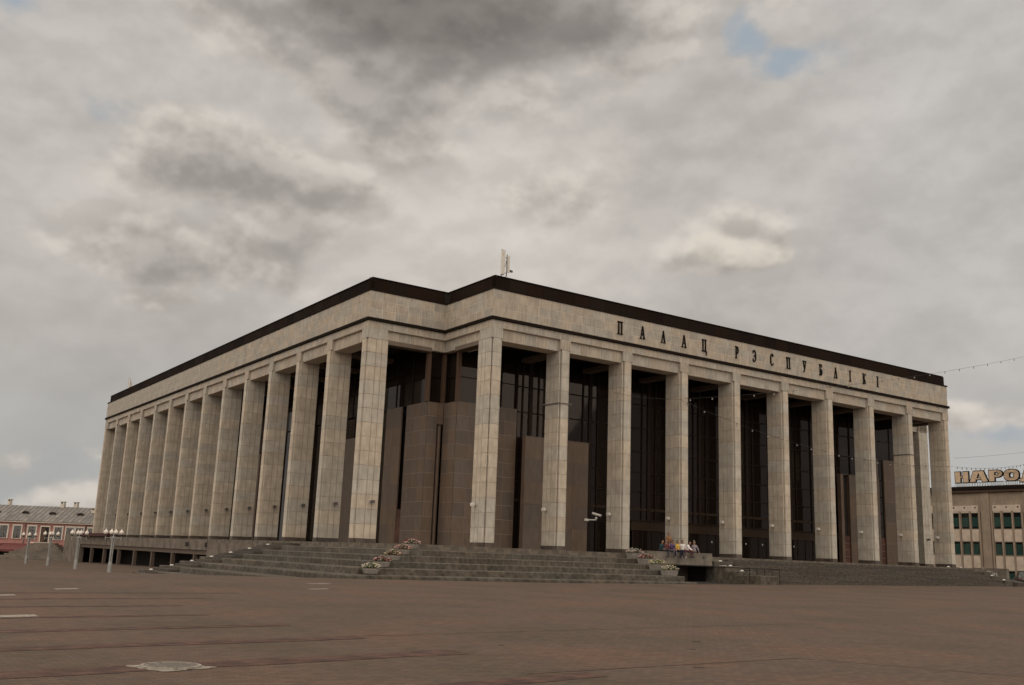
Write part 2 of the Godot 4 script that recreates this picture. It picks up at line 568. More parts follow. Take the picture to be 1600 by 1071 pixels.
func setting() -> void:
	var xs := [-1800.0, -900.0, -500.0, -300.0, -200.0, -140.0, -100.0, -80.0]
	for i in range(-60, 61, 3):
		xs.append(float(i))
	xs.append_array([80.0, 110.0, 150.0, 200.0, 300.0, 500.0, 900.0, 1800.0])
	var zs := [-1800.0, -900.0, -500.0, -300.0, -200.0, -150.0, -110.0, -85.0, -70.0, -60.0, -50.0, -40.0, -30.0, -20.0]
	for i in range(-16, 54, 2):
		zs.append(float(i))
	zs.append_array([60.0, 75.0, 100.0, 150.0, 250.0, 500.0, 900.0, 1800.0])
	var m := MB.new()
	for i in xs.size() - 1:
		for j in zs.size() - 1:
			var x0: float = xs[i]
			var x1: float = xs[i + 1]
			var z0: float = zs[j]
			var z1: float = zs[j + 1]
			m.quad(Vector3(x0, ground(x0, z1), z1), Vector3(x1, ground(x1, z1), z1), Vector3(x1, ground(x1, z0), z0), Vector3(x0, ground(x0, z0), z0))
	var plaza := obj("plaza", m.mesh(), M.plaza)
	struct(plaza)
	# rows of red pavers, the pale plates and the stains of the square
	for r in [[-70.0, -27.4, 41.45, 0.62], [-70.0, -27.9, 38.8, 0.5], [-70.0, -28.2, 36.05, 0.45], [-70.0, -28.9, 33.3, 0.3], [-70.0, -28.6, 30.2, 0.3], [-70.0, -27.0, 27.2, 0.26], [-70.0, -25.0, 24.2, 0.26], [-30.4, -27.0, 44.55, 0.45]]:
		var d: float = 0.155 * (r[1] - r[0])
		obj("red_paver_band", strip_sheet(r[0], r[1], r[2] + d - r[3] / 2, r[2] + d + r[3] / 2, -d, 0.005, 0.05), M.band, plaza)
	for r in [[-33.6, -32.5, 33.75, 0.5, -0.35], [-30.3, -29.55, 23.1, 0.5, -0.4], [-32.6, -31.85, 26.6, 0.5, -0.3], [-19.3, -18.2, 16.4, 0.45, -0.25], [-21.3, -20.3, 21.1, 0.4, -0.5], [33.0, 35.2, 9.6, 0.5, -0.2], [37.0, 40.0, 9.3, 0.4, -0.2]]:
		obj("pale_plate", strip_sheet(r[0], r[1], r[2] - r[3] / 2, r[2] + r[3] / 2, r[4], 0.006, 0.04), M.mark, plaza)
	for r in [[-24.75, 44.3, 0.07], [-21.2, 40.7, 0.09], [-22.6, 42.0, 0.05], [-26.0, 40.6, 0.06]]:
		var s := MB.new()
		s.prism(ragged_disc(r[2], 9, 0.5), 0.0, 0.004)
		obj("dark_spot", s.mesh(), M.stain, plaza, Vector3(r[0], ground(r[0], r[1]) + 0.004, r[1]))
	# thin seams between the laid fields of the paving
	for r in [[-28.0, 38.6, -12.2, 36.8], [-12.2, 36.8, -10.2, 45.0], [-28.0, 44.2, -21.7, 43.7], [-21.7, 43.7, -19.0, 48.5]]:
		var sm := MB.new()
		var p0 := Vector2(r[0], r[1])
		var p1 := Vector2(r[2], r[3])
		var w := (p1 - p0).normalized().orthogonal() * 0.016
		for i in 12:
			var a := p0.lerp(p1, i / 12.0)
			var e := p0.lerp(p1, (i + 1) / 12.0)
			var q := []
			for c in [a + w, a - w, e - w, e + w]:
				q.append(Vector3(c.x, ground(c.x, c.y) + 0.005, c.y))
			sm.quad(q[0], q[3], q[2], q[1])
		obj("paving_seam", sm.mesh(), M.band, plaza)
	# manhole
	var mh := thing("manhole_cover", "worn pale manhole cover in a square frame, flush in the foreground paving", "manhole", Vector3(-32.34, ground(-32.34, 42.25), 42.25), deg_to_rad(20))
	var f := MB.new()
	f.prism(ragged_disc(0.40, 44, 0.11, true), 0.004, 0.010)
	obj("frame", f.mesh(), M.mark, mh)
	var lid := MB.new()
	lid.lathe([Vector2(0.34, 0.0), Vector2(0.34, 0.022), Vector2(0.31, 0.026), Vector2(0.0, 0.026)], 28)
	obj("lid", lid.mesh(), M.iron, mh)
	var rib := MB.new()
	for i in 9:
		for j in 9:
			var p := Vector3((i - 4) * 0.062, 0.026, (j - 4) * 0.062)
			if Vector2(p.x, p.z).length() < 0.28:
				rib.box(p - Vector3(0.02, 0, 0.02), p + Vector3(0.02, 0.006, 0.02))
	obj("raised_pattern", rib.mesh(), M.iron, mh)
	var ring := MB.new()
	ring.lathe([Vector2(0.345, 0.01), Vector2(0.345, 0.030), Vector2(0.385, 0.030), Vector2(0.385, 0.01)], 28)
	obj("rim", ring.mesh(), M.mark, mh)

func ragged_disc(r: float, k: int, rough: float, square := false) -> PackedVector2Array:
	var out := PackedVector2Array()
	for i in k:
		var t := TAU * i / k
		var d := Vector2(cos(t), sin(t))
		var rr := r
		if square:
			rr = r / maxf(absf(d.x), absf(d.y)) * 0.98
		out.append(d * rr * (1.0 + rng.randf_range(-rough, rough)))
	return out

# ---------------------------------------------------------------- palace
func mirror(x: float, on: bool) -> float:
	return W0 - x if on else x

func pillar_outline() -> PackedVector2Array: # front towards +z, front face on z = 0
	var h := HW
	var pts := [Vector2(h - 0.16, 0.0), Vector2(h - 0.16, -0.32), Vector2(h - 0.085, -0.32), Vector2(h - 0.085, -0.11), Vector2(h, -0.11)]
	for z in [-0.72, -1.18]:
		pts.append_array([Vector2(h, z), Vector2(h - 0.04, z), Vector2(h - 0.04, z - 0.045), Vector2(h, z - 0.045)])
	pts.append_array([Vector2(h, -1.68), Vector2(-h, -1.68)])
	for z in [-1.18, -0.72]:
		pts.append_array([Vector2(-h, z - 0.045), Vector2(-h + 0.04, z - 0.045), Vector2(-h + 0.04, z), Vector2(-h, z)])
	pts.append_array([Vector2(-h, -0.11), Vector2(-h + 0.085, -0.11), Vector2(-h + 0.085, -0.32), Vector2(-h + 0.16, -0.32), Vector2(-h + 0.16, 0.0)])
	return PackedVector2Array(pts)

func outline() -> PackedVector2Array:
	var r := W0
	return PackedVector2Array([Vector2(0, 0), Vector2(r, 0), Vector2(r, -NZ), Vector2(r + NX, -NZ), Vector2(r + NX, ZB), Vector2(-NX, ZB), Vector2(-NX, -NZ), Vector2(0, -NZ)])

func grown(poly: PackedVector2Array, by: float) -> PackedVector2Array:
	return Geometry2D.offset_polygon(poly, by, Geometry2D.JOIN_MITER)[0]

func slab_row(parent: Node, called: String, left: int, start: Vector3, dir: Vector3, nrm: Vector3, length: float, step: float, y0: float, y1: float, thick: float, mats: Array, rest: MB, gap := 0.036) -> int:
	# one row of facing slabs along a wall; past the allowance they are joined into the mesh rest
	var k := int(round(length / step))
	var w := length / k
	for i in k:
		var at := start + dir * (w * (i + 0.5)) - nrm * (thick / 2) + Vector3(0, (y0 + y1) / 2, 0) + nrm * rng.randf_range(-0.004, 0.004)
		var size := Vector3(w - gap, y1 - y0 - gap, thick)
		if absf(nrm.x) > 0.5:
			size = Vector3(thick, y1 - y0 - gap, w - gap)
		size = size.snapped(Vector3.ONE * 0.001)
		if left > 0:
			left -= 1
			obj(called, box_mesh(size), pick(mats), parent, at)
		else:
			rest.box(at - size / 2, at + size / 2)
	return left

func palace() -> void:
	var pal := thing("palace", "monumental flat-roofed stone palace with tall square pillars and dark roof edge", "palace")
	var fr := Vector3(0, 0, 1)
	var lf := Vector3(-1, 0, 0)
	var out := outline()
	# ---- bodies of frieze, architrave, cornices and roof edge
	var m := MB.new()
	m.prism(grown(out, -0.014), 15.8, 17.78)
	var frieze := obj("frieze", m.mesh(), M.joint_light, pal)
	m = MB.new()
	m.prism(grown(out, -0.014), 15.05, 15.58)
	var arch := obj("architrave", m.mesh(), M.joint_light, pal)
	m = MB.new()
	m.prism(grown(out, 0.13), 15.58, 15.80)
	obj("drip_ledge", m.mesh(), M.strip, pal)
	m = MB.new()
	m.prism(grown(out, 0.06), 17.78, 17.90)
	obj("cornice", m.mesh(), M.strip, pal)
	m = MB.new()
	m.prism(grown(out, -0.28), 17.90, 18.80)
	var edge := obj("roof_edge", m.mesh(), M.dark, pal)
	m = MB.new()
	m.prism(grown(out, -0.20), 18.80, 18.86)
	obj("roof_coping", m.mesh(), M.strip, pal)
	m = MB.new()
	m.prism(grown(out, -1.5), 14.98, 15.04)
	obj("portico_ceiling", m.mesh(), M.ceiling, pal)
	# ---- facing slabs, nearest walls first
	var walls := [
		[Vector3(0, 0, 0), Vector3(1, 0, 0), fr, W0],
		[Vector3(0, 0, 0), Vector3(0, 0, -1), lf, NZ],
		[Vector3(0, 0, -NZ), Vector3(-1, 0, 0), fr, NX],
		[Vector3(-NX, 0, -NZ), Vector3(0, 0, -1), lf, -ZB - NZ]]
	var rest_f := MB.new()
	var rest_a := MB.new()
	var rest_e := MB.new()
	var nf_left := 299
	var na_left := 299
	var ne_left := 299
	for w in walls:
		var sp := 1.0
		for y in 3:
			if w[3] > 60.0:
				break
			nf_left = slab_row(frieze, "frieze_slab", nf_left, w[0], w[1], w[2], w[3], sp, 15.8 + y * 0.66, 15.8 + (y + 1) * 0.66, 0.03, M.frieze, rest_f)
		na_left = slab_row(arch, "architrave_slab", na_left, w[0], w[1], w[2], w[3], sp, 15.05, 15.58, 0.03, M.frieze, rest_a)
		ne_left = slab_row(edge, "roof_edge_sheet", ne_left, w[0] - w[2] * 0.262 , w[1], w[2], w[3], 1.5, 17.90, 18.80, 0.02, M.fascia, rest_e, 0.012)
	# the long side wing: column by column, so that the near part keeps its own slabs
	for i in 79:
		for y in 3:
			var seg := (-ZB - NZ) / 79.0
			nf_left = slab_row(frieze, "frieze_slab", nf_left, Vector3(-NX, 0, -NZ - seg * i), Vector3(0, 0, -1), lf, seg, 1.0, 15.8 + y * 0.66, 15.8 + (y + 1) * 0.66, 0.03, M.frieze, rest_f)
	if rest_f.v.size():
		stuff(obj("distant_frieze_slabs", rest_f.mesh(), M.frieze[2], pal))
	if rest_a.v.size():
		stuff(obj("distant_architrave_slabs", rest_a.mesh(), M.frieze[2], pal))
	# ---- pillars
	var course := MB.new()
	course.prism(pillar_outline(), -0.4875, 0.4875)
	var course_mesh := course.mesh()
	var core := MB.new()
	core.box(Vector3(-HW + 0.19, 0.02, -1.655), Vector3(HW - 0.19, 14.3, -0.02))
	core.box(Vector3(-HW + 0.02, 0.02, -1.66), Vector3(HW - 0.02, 14.3, -0.34))
	var core_mesh := core.mesh()
	var base := MB.new()
	base.box(Vector3(-HW - 0.012, -0.3, -1.7), Vector3(HW + 0.012, 0.3, -0.15))
	base.box(Vector3(-HW + 0.12, -0.3, -0.15), Vector3(HW - 0.12, 0.3, 0.012))
	var base_mesh := base.mesh()
	var head := MB.new()
	head.box(Vector3(-HW, 14.31, -1.6), Vector3(HW, 15.05, -0.002))
	var head_mesh := head.mesh()
	var fl_box := MB.new()
	fl_box.box(Vector3(-0.16, -0.03, -0.04), Vector3(0.02, 0.03, 0.04))
	fl_box.bevel_box(Vector3(-0.36, -0.10, -0.13), Vector3(-0.14, 0.11, 0.13), 0.03)
	var fl_mesh := fl_box.mesh()
	var places := []
	for k in 10:
		places.append([Vector3(HW + 0.02 + 6.0 * k, 0, 0), 0.0])
	for k in 14:
		places.append([Vector3(-NX, 0, -NZ - 0.46 - 6.0 * k), -PI / 2])
	places.append([Vector3(W0 + NX, 0, -NZ - 0.46), PI / 2])
	for k in range(1, 14):
		places.append([Vector3(W0 + NX, 0, -NZ - 0.46 - 6.0 * k), PI / 2])
	var blocks := 299
	for q in places.size():
		var at: Vector3 = places[q][0]
		var turn: float = places[q][1]
		var p := obj("pillar", core_mesh, M.joint_dark, pal, at, turn)
		obj("pillar_base", base_mesh, pick(M.base), p)
		obj("pillar_head", head_mesh, pick(M.frieze), p)
		if q < 24 and blocks >= 14:
			blocks -= 14
			for i in 14:
				obj("pillar_block", course_mesh, pick(M.stone), p, Vector3(0, 0.8 + i, 0))
		else:
			var all := MB.new()
			for i in 14:
				all.prism(pillar_outline(), 0.3125 + i, 1.2875 + i)
			stuff(obj("stacked_blocks", all.mesh(), pick(M.stone), p))
		if q < 25:
			var side := 1.0 if q < 10 or q == 24 else -1.0
			var f := obj("floodlight", fl_mesh, M.antenna if q < 10 else M.steel, p, Vector3(-HW * side, 2.82, -1.15))
			if side < 0:
				f.rotation.y = PI
	# clamps of the cables
	for k in [1, 8]:
		var r := MB.new()
		var x: float = HW + 0.02 + 6.0 * k
		var hh := HW + 0.05
		r.box(Vector3(x - hh, 10.36, 0.0), Vector3(x + hh, 10.42, 0.04))
		r.box(Vector3(x - hh, 10.36, -1.75), Vector3(x - hh + 0.04, 10.42, 0.0))
		r.box(Vector3(x + hh - 0.04, 10.36, -1.75), Vector3(x + hh, 10.42, 0.0))
		r.box(Vector3(x + hh, 10.33, 0.0), Vector3(x + hh + 0.12, 10.46, 0.06))
		r.box(Vector3(x - hh - 0.12, 10.33, -1.72), Vector3(x - hh, 10.46, -1.62))
		obj("cable_clamp", r.mesh(), M.steel, pal)
	# ---- lintels between the pillars
	var rest_l := MB.new()
	var nl := 299
	var spans := []
	for k in 9:
		spans.append([Vector3(2 * HW + 0.02 + 6.0 * k, 0, 0), Vector3(1, 0, 0), fr, 6.0 - 2 * HW])
	spans.append([Vector3(0, 0, -1.62), Vector3(0, 0, -1), lf, NZ - 1.62 + 0.22])
	spans.append([Vector3(0.22, 0, -NZ), Vector3(-1, 0, 0), fr, NX - 1.62 + 0.22])
	box_at("lintel", Vector3(0.24, 14.203, -NZ - 1.49), Vector3(1.49, 15.042, -NZ - 0.24), M.frieze[2], pal)
	for k in 13:
		spans.append([Vector3(-NX, 0, -NZ - 2 * HW - 6.0 * k), Vector3(0, 0, -1), lf, 6.0 - 2 * HW])
	for s in spans:
		var st: Vector3 = s[0]
		var d: Vector3 = s[1]
		var nn: Vector3 = s[2]
		var a := st - nn * 0.235
		var e: Vector3 = st + d * s[3] - nn * 1.5
		var lb := MB.new()
		lb.box(Vector3(minf(a.x, e.x), 14.2, minf(a.z, e.z)), Vector3(maxf(a.x, e.x), 15.045, maxf(a.z, e.z)))
		var beam := obj("lintel", lb.mesh(), M.joint_light, pal)
		nl = slab_row(beam, "lintel_slab", nl, st - nn * 0.22, d, nn, s[3], 1.0, 14.2, 15.045, 0.03, M.frieze, rest_l)
	# plain lintels on the two right-hand wing walls
	for s in [[Vector3(W0 - 1.5, 14.2, -NZ), Vector3(W0 - 0.22, 15.045, -1.62)], [Vector3(W0, 14.2, -NZ - 1.5), Vector3(W0 + NX - 1.62, 15.045, -NZ - 0.22)], [Vector3(W0 + NX - 1.5, 14.2, ZB), Vector3(W0 + NX - 0.22, 15.045, -NZ)], [Vector3(-NX, 14.2, ZB + 0.22), Vector3(W0 + NX, 15.045, ZB + 1.5)]]:
		box_at("lintel", s[0], s[1], M.frieze[2], pal)
	# ---- beams under the portico ceiling
	for k in 10:
		var x: float = HW + 0.02 + 6.0 * k
		box_at("ceiling_beam", Vector3(x - 0.40, 14.05, -5.0), Vector3(x + 0.40, 14.36, -1.70), M.beam, pal)
	for k in 14:
		var z: float = -NZ - 0.46 - 6.0 * k
		box_at("ceiling_beam", Vector3(-NX + 1.70, 14.05, z - 0.40), Vector3(-1.0, 14.36, z + 0.40), M.beam, pal)
	# ---- granite faced walls behind the pillars
	for on in [false, true]:
		granite(pal, on)
	# ---- glazing
	glazing(pal)
	# ---- letters of the name
	var font := SystemFont.new()
	font.font_names = PackedStringArray(["Droid Serif"])
	font.font_weight = 700
	var text := "ПАΛАЦРЭСПУБΛІКІ"
	var xs := [11.63, 13.91, 16.11, 18.35, 20.63, 24.45, 26.60, 28.76, 30.91, 33.05, 35.25, 37.35, 39.43, 41.5, 43.53]
	for i in text.length():
		var t := TextMesh.new()
		t.text = text[i]
		t.font = font
		t.font_size = 64
		t.pixel_size = 0.0222
		t.depth = 0.06
		t.curve_step = 2.0
		var l := obj("letter", t, M.letter, pal, Vector3(xs[i], 16.80, 0.05))
		l.scale = Vector3(0.50, 1.0, 1.0)
	# ---- interior
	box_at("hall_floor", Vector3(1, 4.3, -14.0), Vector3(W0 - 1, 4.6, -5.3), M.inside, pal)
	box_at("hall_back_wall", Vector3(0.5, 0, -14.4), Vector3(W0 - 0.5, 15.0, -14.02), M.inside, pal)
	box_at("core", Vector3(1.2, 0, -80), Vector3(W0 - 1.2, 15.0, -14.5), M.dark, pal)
	for x in [18.2, 27.4, 36.6]:
		box_at("hall_column", Vector3(x, 4.6, -9.6), Vector3(x + 0.7, 15.0, -8.9), M.inside, pal)
	for g in [[30.6, 7.4], [31.9, 7.4], [36.3, 7.2], [37.1, 7.2], [38.9, 7.0], [39.7, 7.0], [43.6, 7.0], [44.5, 7.0]]:
		var ch := MB.new()
		for y in 4:
			for k in 2:
				ch.box(Vector3(k * 0.24 - 0.2, y * 0.62, -0.02), Vector3(k * 0.24 - 0.08, y * 0.62 + 0.5, 0.02))
		obj("glowing_slot", ch.mesh(), M.glow, pal, Vector3(g[0], g[1] + 0.6, -6.4))  # pale slots behind the glass, given a glow of their own; no known lamps
	for x in [31.2, 37.9, 44.0]:
		var l := OmniLight3D.new()
		l.name = "added_slot_light"  # dim light added beside the glowing slots, no fixture known there
		l.light_color = Color(1.0, 0.86, 0.7)
		l.light_energy = 0.08
		l.light_size = 0.3
		l.omni_range = 30.0
		l.omni_attenuation = 2.0
		l.shadow_enabled = true
		pal.add_child(l, true)
		l.position = Vector3(x, 9.0, -6.2)

func clad(pal: Node, a: Vector3, e: Vector3, nrm: Vector3, y0: float, y1: float, mats: Array, called := "granite_slab", sw := 1.05, sh := 1.05, joint := "granite_joint", thick := 0.40) -> void:
	# a wall from a to e (seen from outside), its slabs on the side of nrm
	var d := (e - a)
	var length := d.length()
	d = d.normalized()
	var lo := Vector3(minf(a.x, e.x), y0, minf(a.z, e.z))
	var hi := Vector3(maxf(a.x, e.x), y1, maxf(a.z, e.z))
	if absf(nrm.x) > 0.5:
		lo.x = minf(a.x - nrm.x * 0.02, a.x - nrm.x * thick); hi.x = maxf(a.x - nrm.x * 0.02, a.x - nrm.x * thick)
	else:
		lo.z = minf(a.z - nrm.z * 0.02, a.z - nrm.z * thick); hi.z = maxf(a.z - nrm.z * 0.02, a.z - nrm.z * thick)
	var wall := box_at("granite_wall", lo, hi, M.granite[1], pal)
	var bed := Vector3(length - 0.06, y1 - y0 - 0.06, 0.012) if absf(nrm.z) > 0.5 else Vector3(0.012, y1 - y0 - 0.06, length - 0.06)
	var mid := (a + e) / 2 - nrm * 0.0155
	mid.y = (y0 + y1) / 2
	obj("mortar_bed", box_mesh(bed.snapped(Vector3.ONE * 0.001)), M[joint], wall, mid - wall.position)
	var rows := maxi(1, int(round((y1 - y0) / sh)))
	var cols := maxi(1, int(round(length / sw)))
	for r in rows:
		for c in cols:
			var w := length / cols
			var h := (y1 - y0) / rows
			var at := a + d * (w * (c + 0.5)) - nrm * 0.012
			at.y = y0 + h * (r + 0.5)
			at += nrm * rng.randf_range(-0.003, 0.003)
			var size := Vector3(w - 0.026, h - 0.026, 0.03) if absf(nrm.z) > 0.5 else Vector3(0.03, h - 0.026, w - 0.026)
			obj(called, box_mesh(size.snapped(Vector3.ONE * 0.001)), pick(mats), wall, at - wall.position)

func granite(pal: Node, on: bool) -> void:
	var mx := func(x: float, z: float) -> Vector3: return Vector3(mirror(x, on), 0, z)
	var lf := Vector3(1 if on else -1, 0, 0)
	var fr := Vector3(0, 0, 1)
	var H := 10.4
	# front face of the corner block, with a slit over a red panel on the right-hand one
	if on:
		clad(pal, mx.call(0.5, -5), mx.call(3.85, -5), fr, 0, H, M.granite, "granite_slab", 1.7, 2.0)
		clad(pal, mx.call(4.75, -5), mx.call(5.83, -5), fr, 0, H, M.granite, "granite_slab", 1.1, 2.0)
		clad(pal, mx.call(3.85, -5.12), mx.call(4.75, -5.12), fr, 0, 2.65, M.rust, "red_slab", 0.9, 0.66)
		clad(pal, mx.call(0.48, -5.02), mx.call(0.48, -6.83), lf, 0, H, M.granite, "granite_slab", 1.8, 2.0)
		clad(pal, mx.call(-0.9, -6.83), mx.call(0.46, -6.83), fr, 0, H, M.granite, "granite_slab", 1.4, 2.0)
		clad(pal, mx.call(-0.92, -6.85), mx.call(-0.92, -13.26), lf, 0, H, M.granite, "granite_slab", 1.6, 2.0)
		for q in [[6.05, 10.75, -4.0, 8.3], [11.65, 12.06, -4.0, 8.3]]:
			clad(pal, mx.call(q[0], q[2]), mx.call(q[1], q[2]), fr, 0, q[3], M.granite, "granite_slab", 1.6, 2.0, "granite_seam")
		clad(pal, mx.call(10.75, -4.12), mx.call(11.65, -4.12), fr, 0, 2.5, M.rust, "red_slab", 0.9, 0.66)
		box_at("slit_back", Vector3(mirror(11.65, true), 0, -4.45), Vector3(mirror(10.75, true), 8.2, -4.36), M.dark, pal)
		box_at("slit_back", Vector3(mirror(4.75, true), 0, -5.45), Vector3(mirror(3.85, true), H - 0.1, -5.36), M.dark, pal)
	else:
		clad(pal, mx.call(0.5, -5), mx.call(5.83, -5), fr, 0, H, M.granite)
		clad(pal, mx.call(0.48, -5.02), mx.call(0.48, -6.83), lf, 0, H, M.granite)
		narrow_side(pal)
		# free-standing slab wall between two pillars of the front
		clad(pal, mx.call(6.0, -4), mx.call(12.06, -4), fr, 0, 8.3, M.granite, "granite_slab", 1.5, 1.66, "granite_seam")
	for k in 6:
		var z := -16.2 - 12.0 * k
		if z - 5.0 < ZB:
			break
		clad(pal, mx.call(-0.92, z), mx.call(-0.92, z - 4.6), lf, 0, 8.6, M.granite, "granite_slab", 2.3, 2.9, "granite_seam")
	var cap := MB.new()
	cap.box(Vector3(minf(mirror(5.99, on), mirror(12.07, on)), 8.3, -4.42), Vector3(maxf(mirror(5.99, on), mirror(12.07, on)), 8.34, -3.98))
	obj("wall_coping", cap.mesh(), M.granite[4], pal)

func narrow_side(pal: Node) -> void:
	var fr := Vector3(0, 0, 1)
	var lf := Vector3(-1, 0, 0)
	var H := 10.4
	# the narrow slit with its round shaft
	clad(pal, Vector3(-0.9, 0, -6.83), Vector3(-0.04, 0, -6.83), fr, 0, H, M.granite, "granite_slab", 0.86, 1.05, "granite_joint", 0.1)
	clad(pal, Vector3(-0.04, 0, -6.83), Vector3(0.46, 0, -6.83), fr, 8.8, H, M.granite, "granite_slab", 0.6)
	var sh := MB.new()
	sh.tube([Vector3(0, 0, 0), Vector3(0, 8.8, 0)], [0.17], 14)
	obj("round_shaft", sh.mesh(), M.granite[1], pal, Vector3(0.32, 0, -7.12))
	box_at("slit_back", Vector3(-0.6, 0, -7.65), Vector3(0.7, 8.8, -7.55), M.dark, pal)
	clad(pal, Vector3(-0.92, 0, -6.85), Vector3(-0.92, 0, -10.0), lf, 0, H, M.granite, "granite_slab", 1.05, 1.05, "granite_joint", 0.1)
	# along the wing: granite, slit over a red panel, granite
	clad(pal, Vector3(-0.89, 0, -10.02), Vector3(-0.89, 0, -10.72), lf, 0, 2.6, M.rust, "red_slab", 0.8, 0.66, "granite_seam", 0.1)
	clad(pal, Vector3(-0.92, 0, -10.74), Vector3(-0.92, 0, -13.26), lf, 0, H, M.granite, "granite_slab", 1.25, 1.5, "granite_seam", 0.1)
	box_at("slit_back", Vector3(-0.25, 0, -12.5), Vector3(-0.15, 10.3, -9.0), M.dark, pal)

func pane(pal: Node, lo: Vector3, hi: Vector3) -> void:
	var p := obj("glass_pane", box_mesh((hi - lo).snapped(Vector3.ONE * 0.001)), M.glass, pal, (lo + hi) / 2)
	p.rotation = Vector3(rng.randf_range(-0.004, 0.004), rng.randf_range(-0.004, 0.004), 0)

func glazing(pal: Node) -> void:
	# front curtain wall
	var ys := [0.0, 2.45, 3.6, 5.0, 6.6, 8.3, 10.25, 12.2, 14.9]
	var xs := [5.86]
	for k in 8:
		var c := 7.15 + 5.9 * k + (0.4 if k > 1 else 0.0)
		xs.append_array([c - 0.75, c, c + 0.75, c + 2.9])
	xs.append(W0 - 5.86)
	xs.sort()
	var z := -5.15
	for i in xs.size():
		var thick := 0.16 if i % 4 == 2 else 0.05
		if xs[i] < W0 - 5.8:
			box_at("mullion", Vector3(xs[i] - thick, 0, z - 0.12), Vector3(xs[i] + thick, 14.95, z + 0.10), M.bronze, pal)
	for i in xs.size() - 1:
		if xs[i + 1] - xs[i] < 0.2:
			continue
		for j in ys.size() - 1:
			pane(pal, Vector3(xs[i] + 0.05, ys[j] + 0.05, z - 0.01), Vector3(xs[i + 1] - 0.05, ys[j + 1] - 0.05, z + 0.01))
	for y in ys:
		if y > 0.1 and y < 14.0:
			var hh := 0.10 if y == 3.6 else 0.04
			box_at("transom", Vector3(5.9, y - hh, z - 0.06), Vector3(W0 - 5.9, y + hh, z + 0.06), M.bronze if y != 3.6 else M.lobby, pal)
	# high glazing round the corner blocks, above the granite
	for on in [false, true]:
		var y0 := 10.42
		var segs := [[0.75, -5.25, 5.8, -5.25], [0.75, -5.25, 0.75, -7.1], [-0.65, -7.1, 0.75, -7.1], [-0.65, -7.1, -0.65, -84.0]]
		for s in segs:
			var a := Vector3(mirror(s[0], on), 0, s[1])
			var e := Vector3(mirror(s[2], on), 0, s[3])
			var d := (e - a)
			var k := maxi(1, int(round(d.length() / 1.6)))
			if d.length() > 20.0:
				k = 30
			for i in k:
				var p := a + d * (float(i) / k)
				var q := a + d * (float(i + 1) / k)
				var lo := Vector3(minf(p.x, q.x) - 0.01, y0, minf(p.z, q.z) - 0.01)
				var hi := Vector3(maxf(p.x, q.x) + 0.01, 12.25, maxf(p.z, q.z) + 0.01)
				pane(pal, lo, hi)
				lo.y = 12.31
				hi.y = 14.95
				pane(pal, lo, hi)
				box_at("mullion", Vector3(p.x - 0.06, y0 - 0.02, p.z - 0.06), Vector3(p.x + 0.06, 14.96, p.z + 0.06), M.bronze, pal)
		for q in [[-0.98, -6.9, 0.15], [0.40, -6.95, 0.13], [0.56, -5.1, 0.14]]:
			box_at("corner_post", Vector3(mirror(q[0], on) - q[2], 10.4, q[1] - q[2]), Vector3(mirror(q[0], on) + q[2], 14.97, q[1] + q[2]), M.bronze_light, pal)
		# low glass along the wings, behind the granite
		var gx := mirror(-0.62, on)
		for i in 24:
			var zz := -13.4 - 3.0 * i
			pane(pal, Vector3(gx - 0.01, 0.05, zz - 2.95), Vector3(gx + 0.01, 10.3, zz))
			box_at("mullion", Vector3(gx - 0.08, 0, zz - 0.08), Vector3(gx + 0.08, 10.4, zz + 0.08), M.bronze, pal)
	# entrance lobby that stands out under the curtain wall
	var lob := obj("entrance_lobby", box_mesh(Vector3(25.2, 0.72, 1.9)), M.lobby, pal, Vector3(28.4, 2.2, -4.1))
	var roof := MB.new()
	roof.box(Vector3(-12.7, 0.36, -0.98), Vector3(12.7, 0.44, 1.02))
	obj("lobby_roof", roof.mesh(), M.bronze, lob)
	for i in 25:
		var x := -12.4 + i * 1.03
		var f := MB.new()
		f.box(Vector3(-0.05, -2.2, -0.05), Vector3(0.05, -0.362, 0.05))
		f.box(Vector3(0.05, -2.19, -0.03), Vector3(0.98, -2.1, 0.03))
		obj("door_frame", f.mesh(), M.bronze, lob, Vector3(x, 0, 0.86))
		if i < 24:
			obj("door_pane", box_mesh(Vector3(0.92, 1.72, 0.02)), M.door_glass, lob, Vector3(x + 0.515, -1.23, 0.86))
			if i % 2 == 0 and i > 3 and i < 20:
				obj("door_sticker", box_mesh(Vector3(0.16, 0.16, 0.006)), M.lamp, lob, Vector3(x + 0.5, -0.95, 0.88))

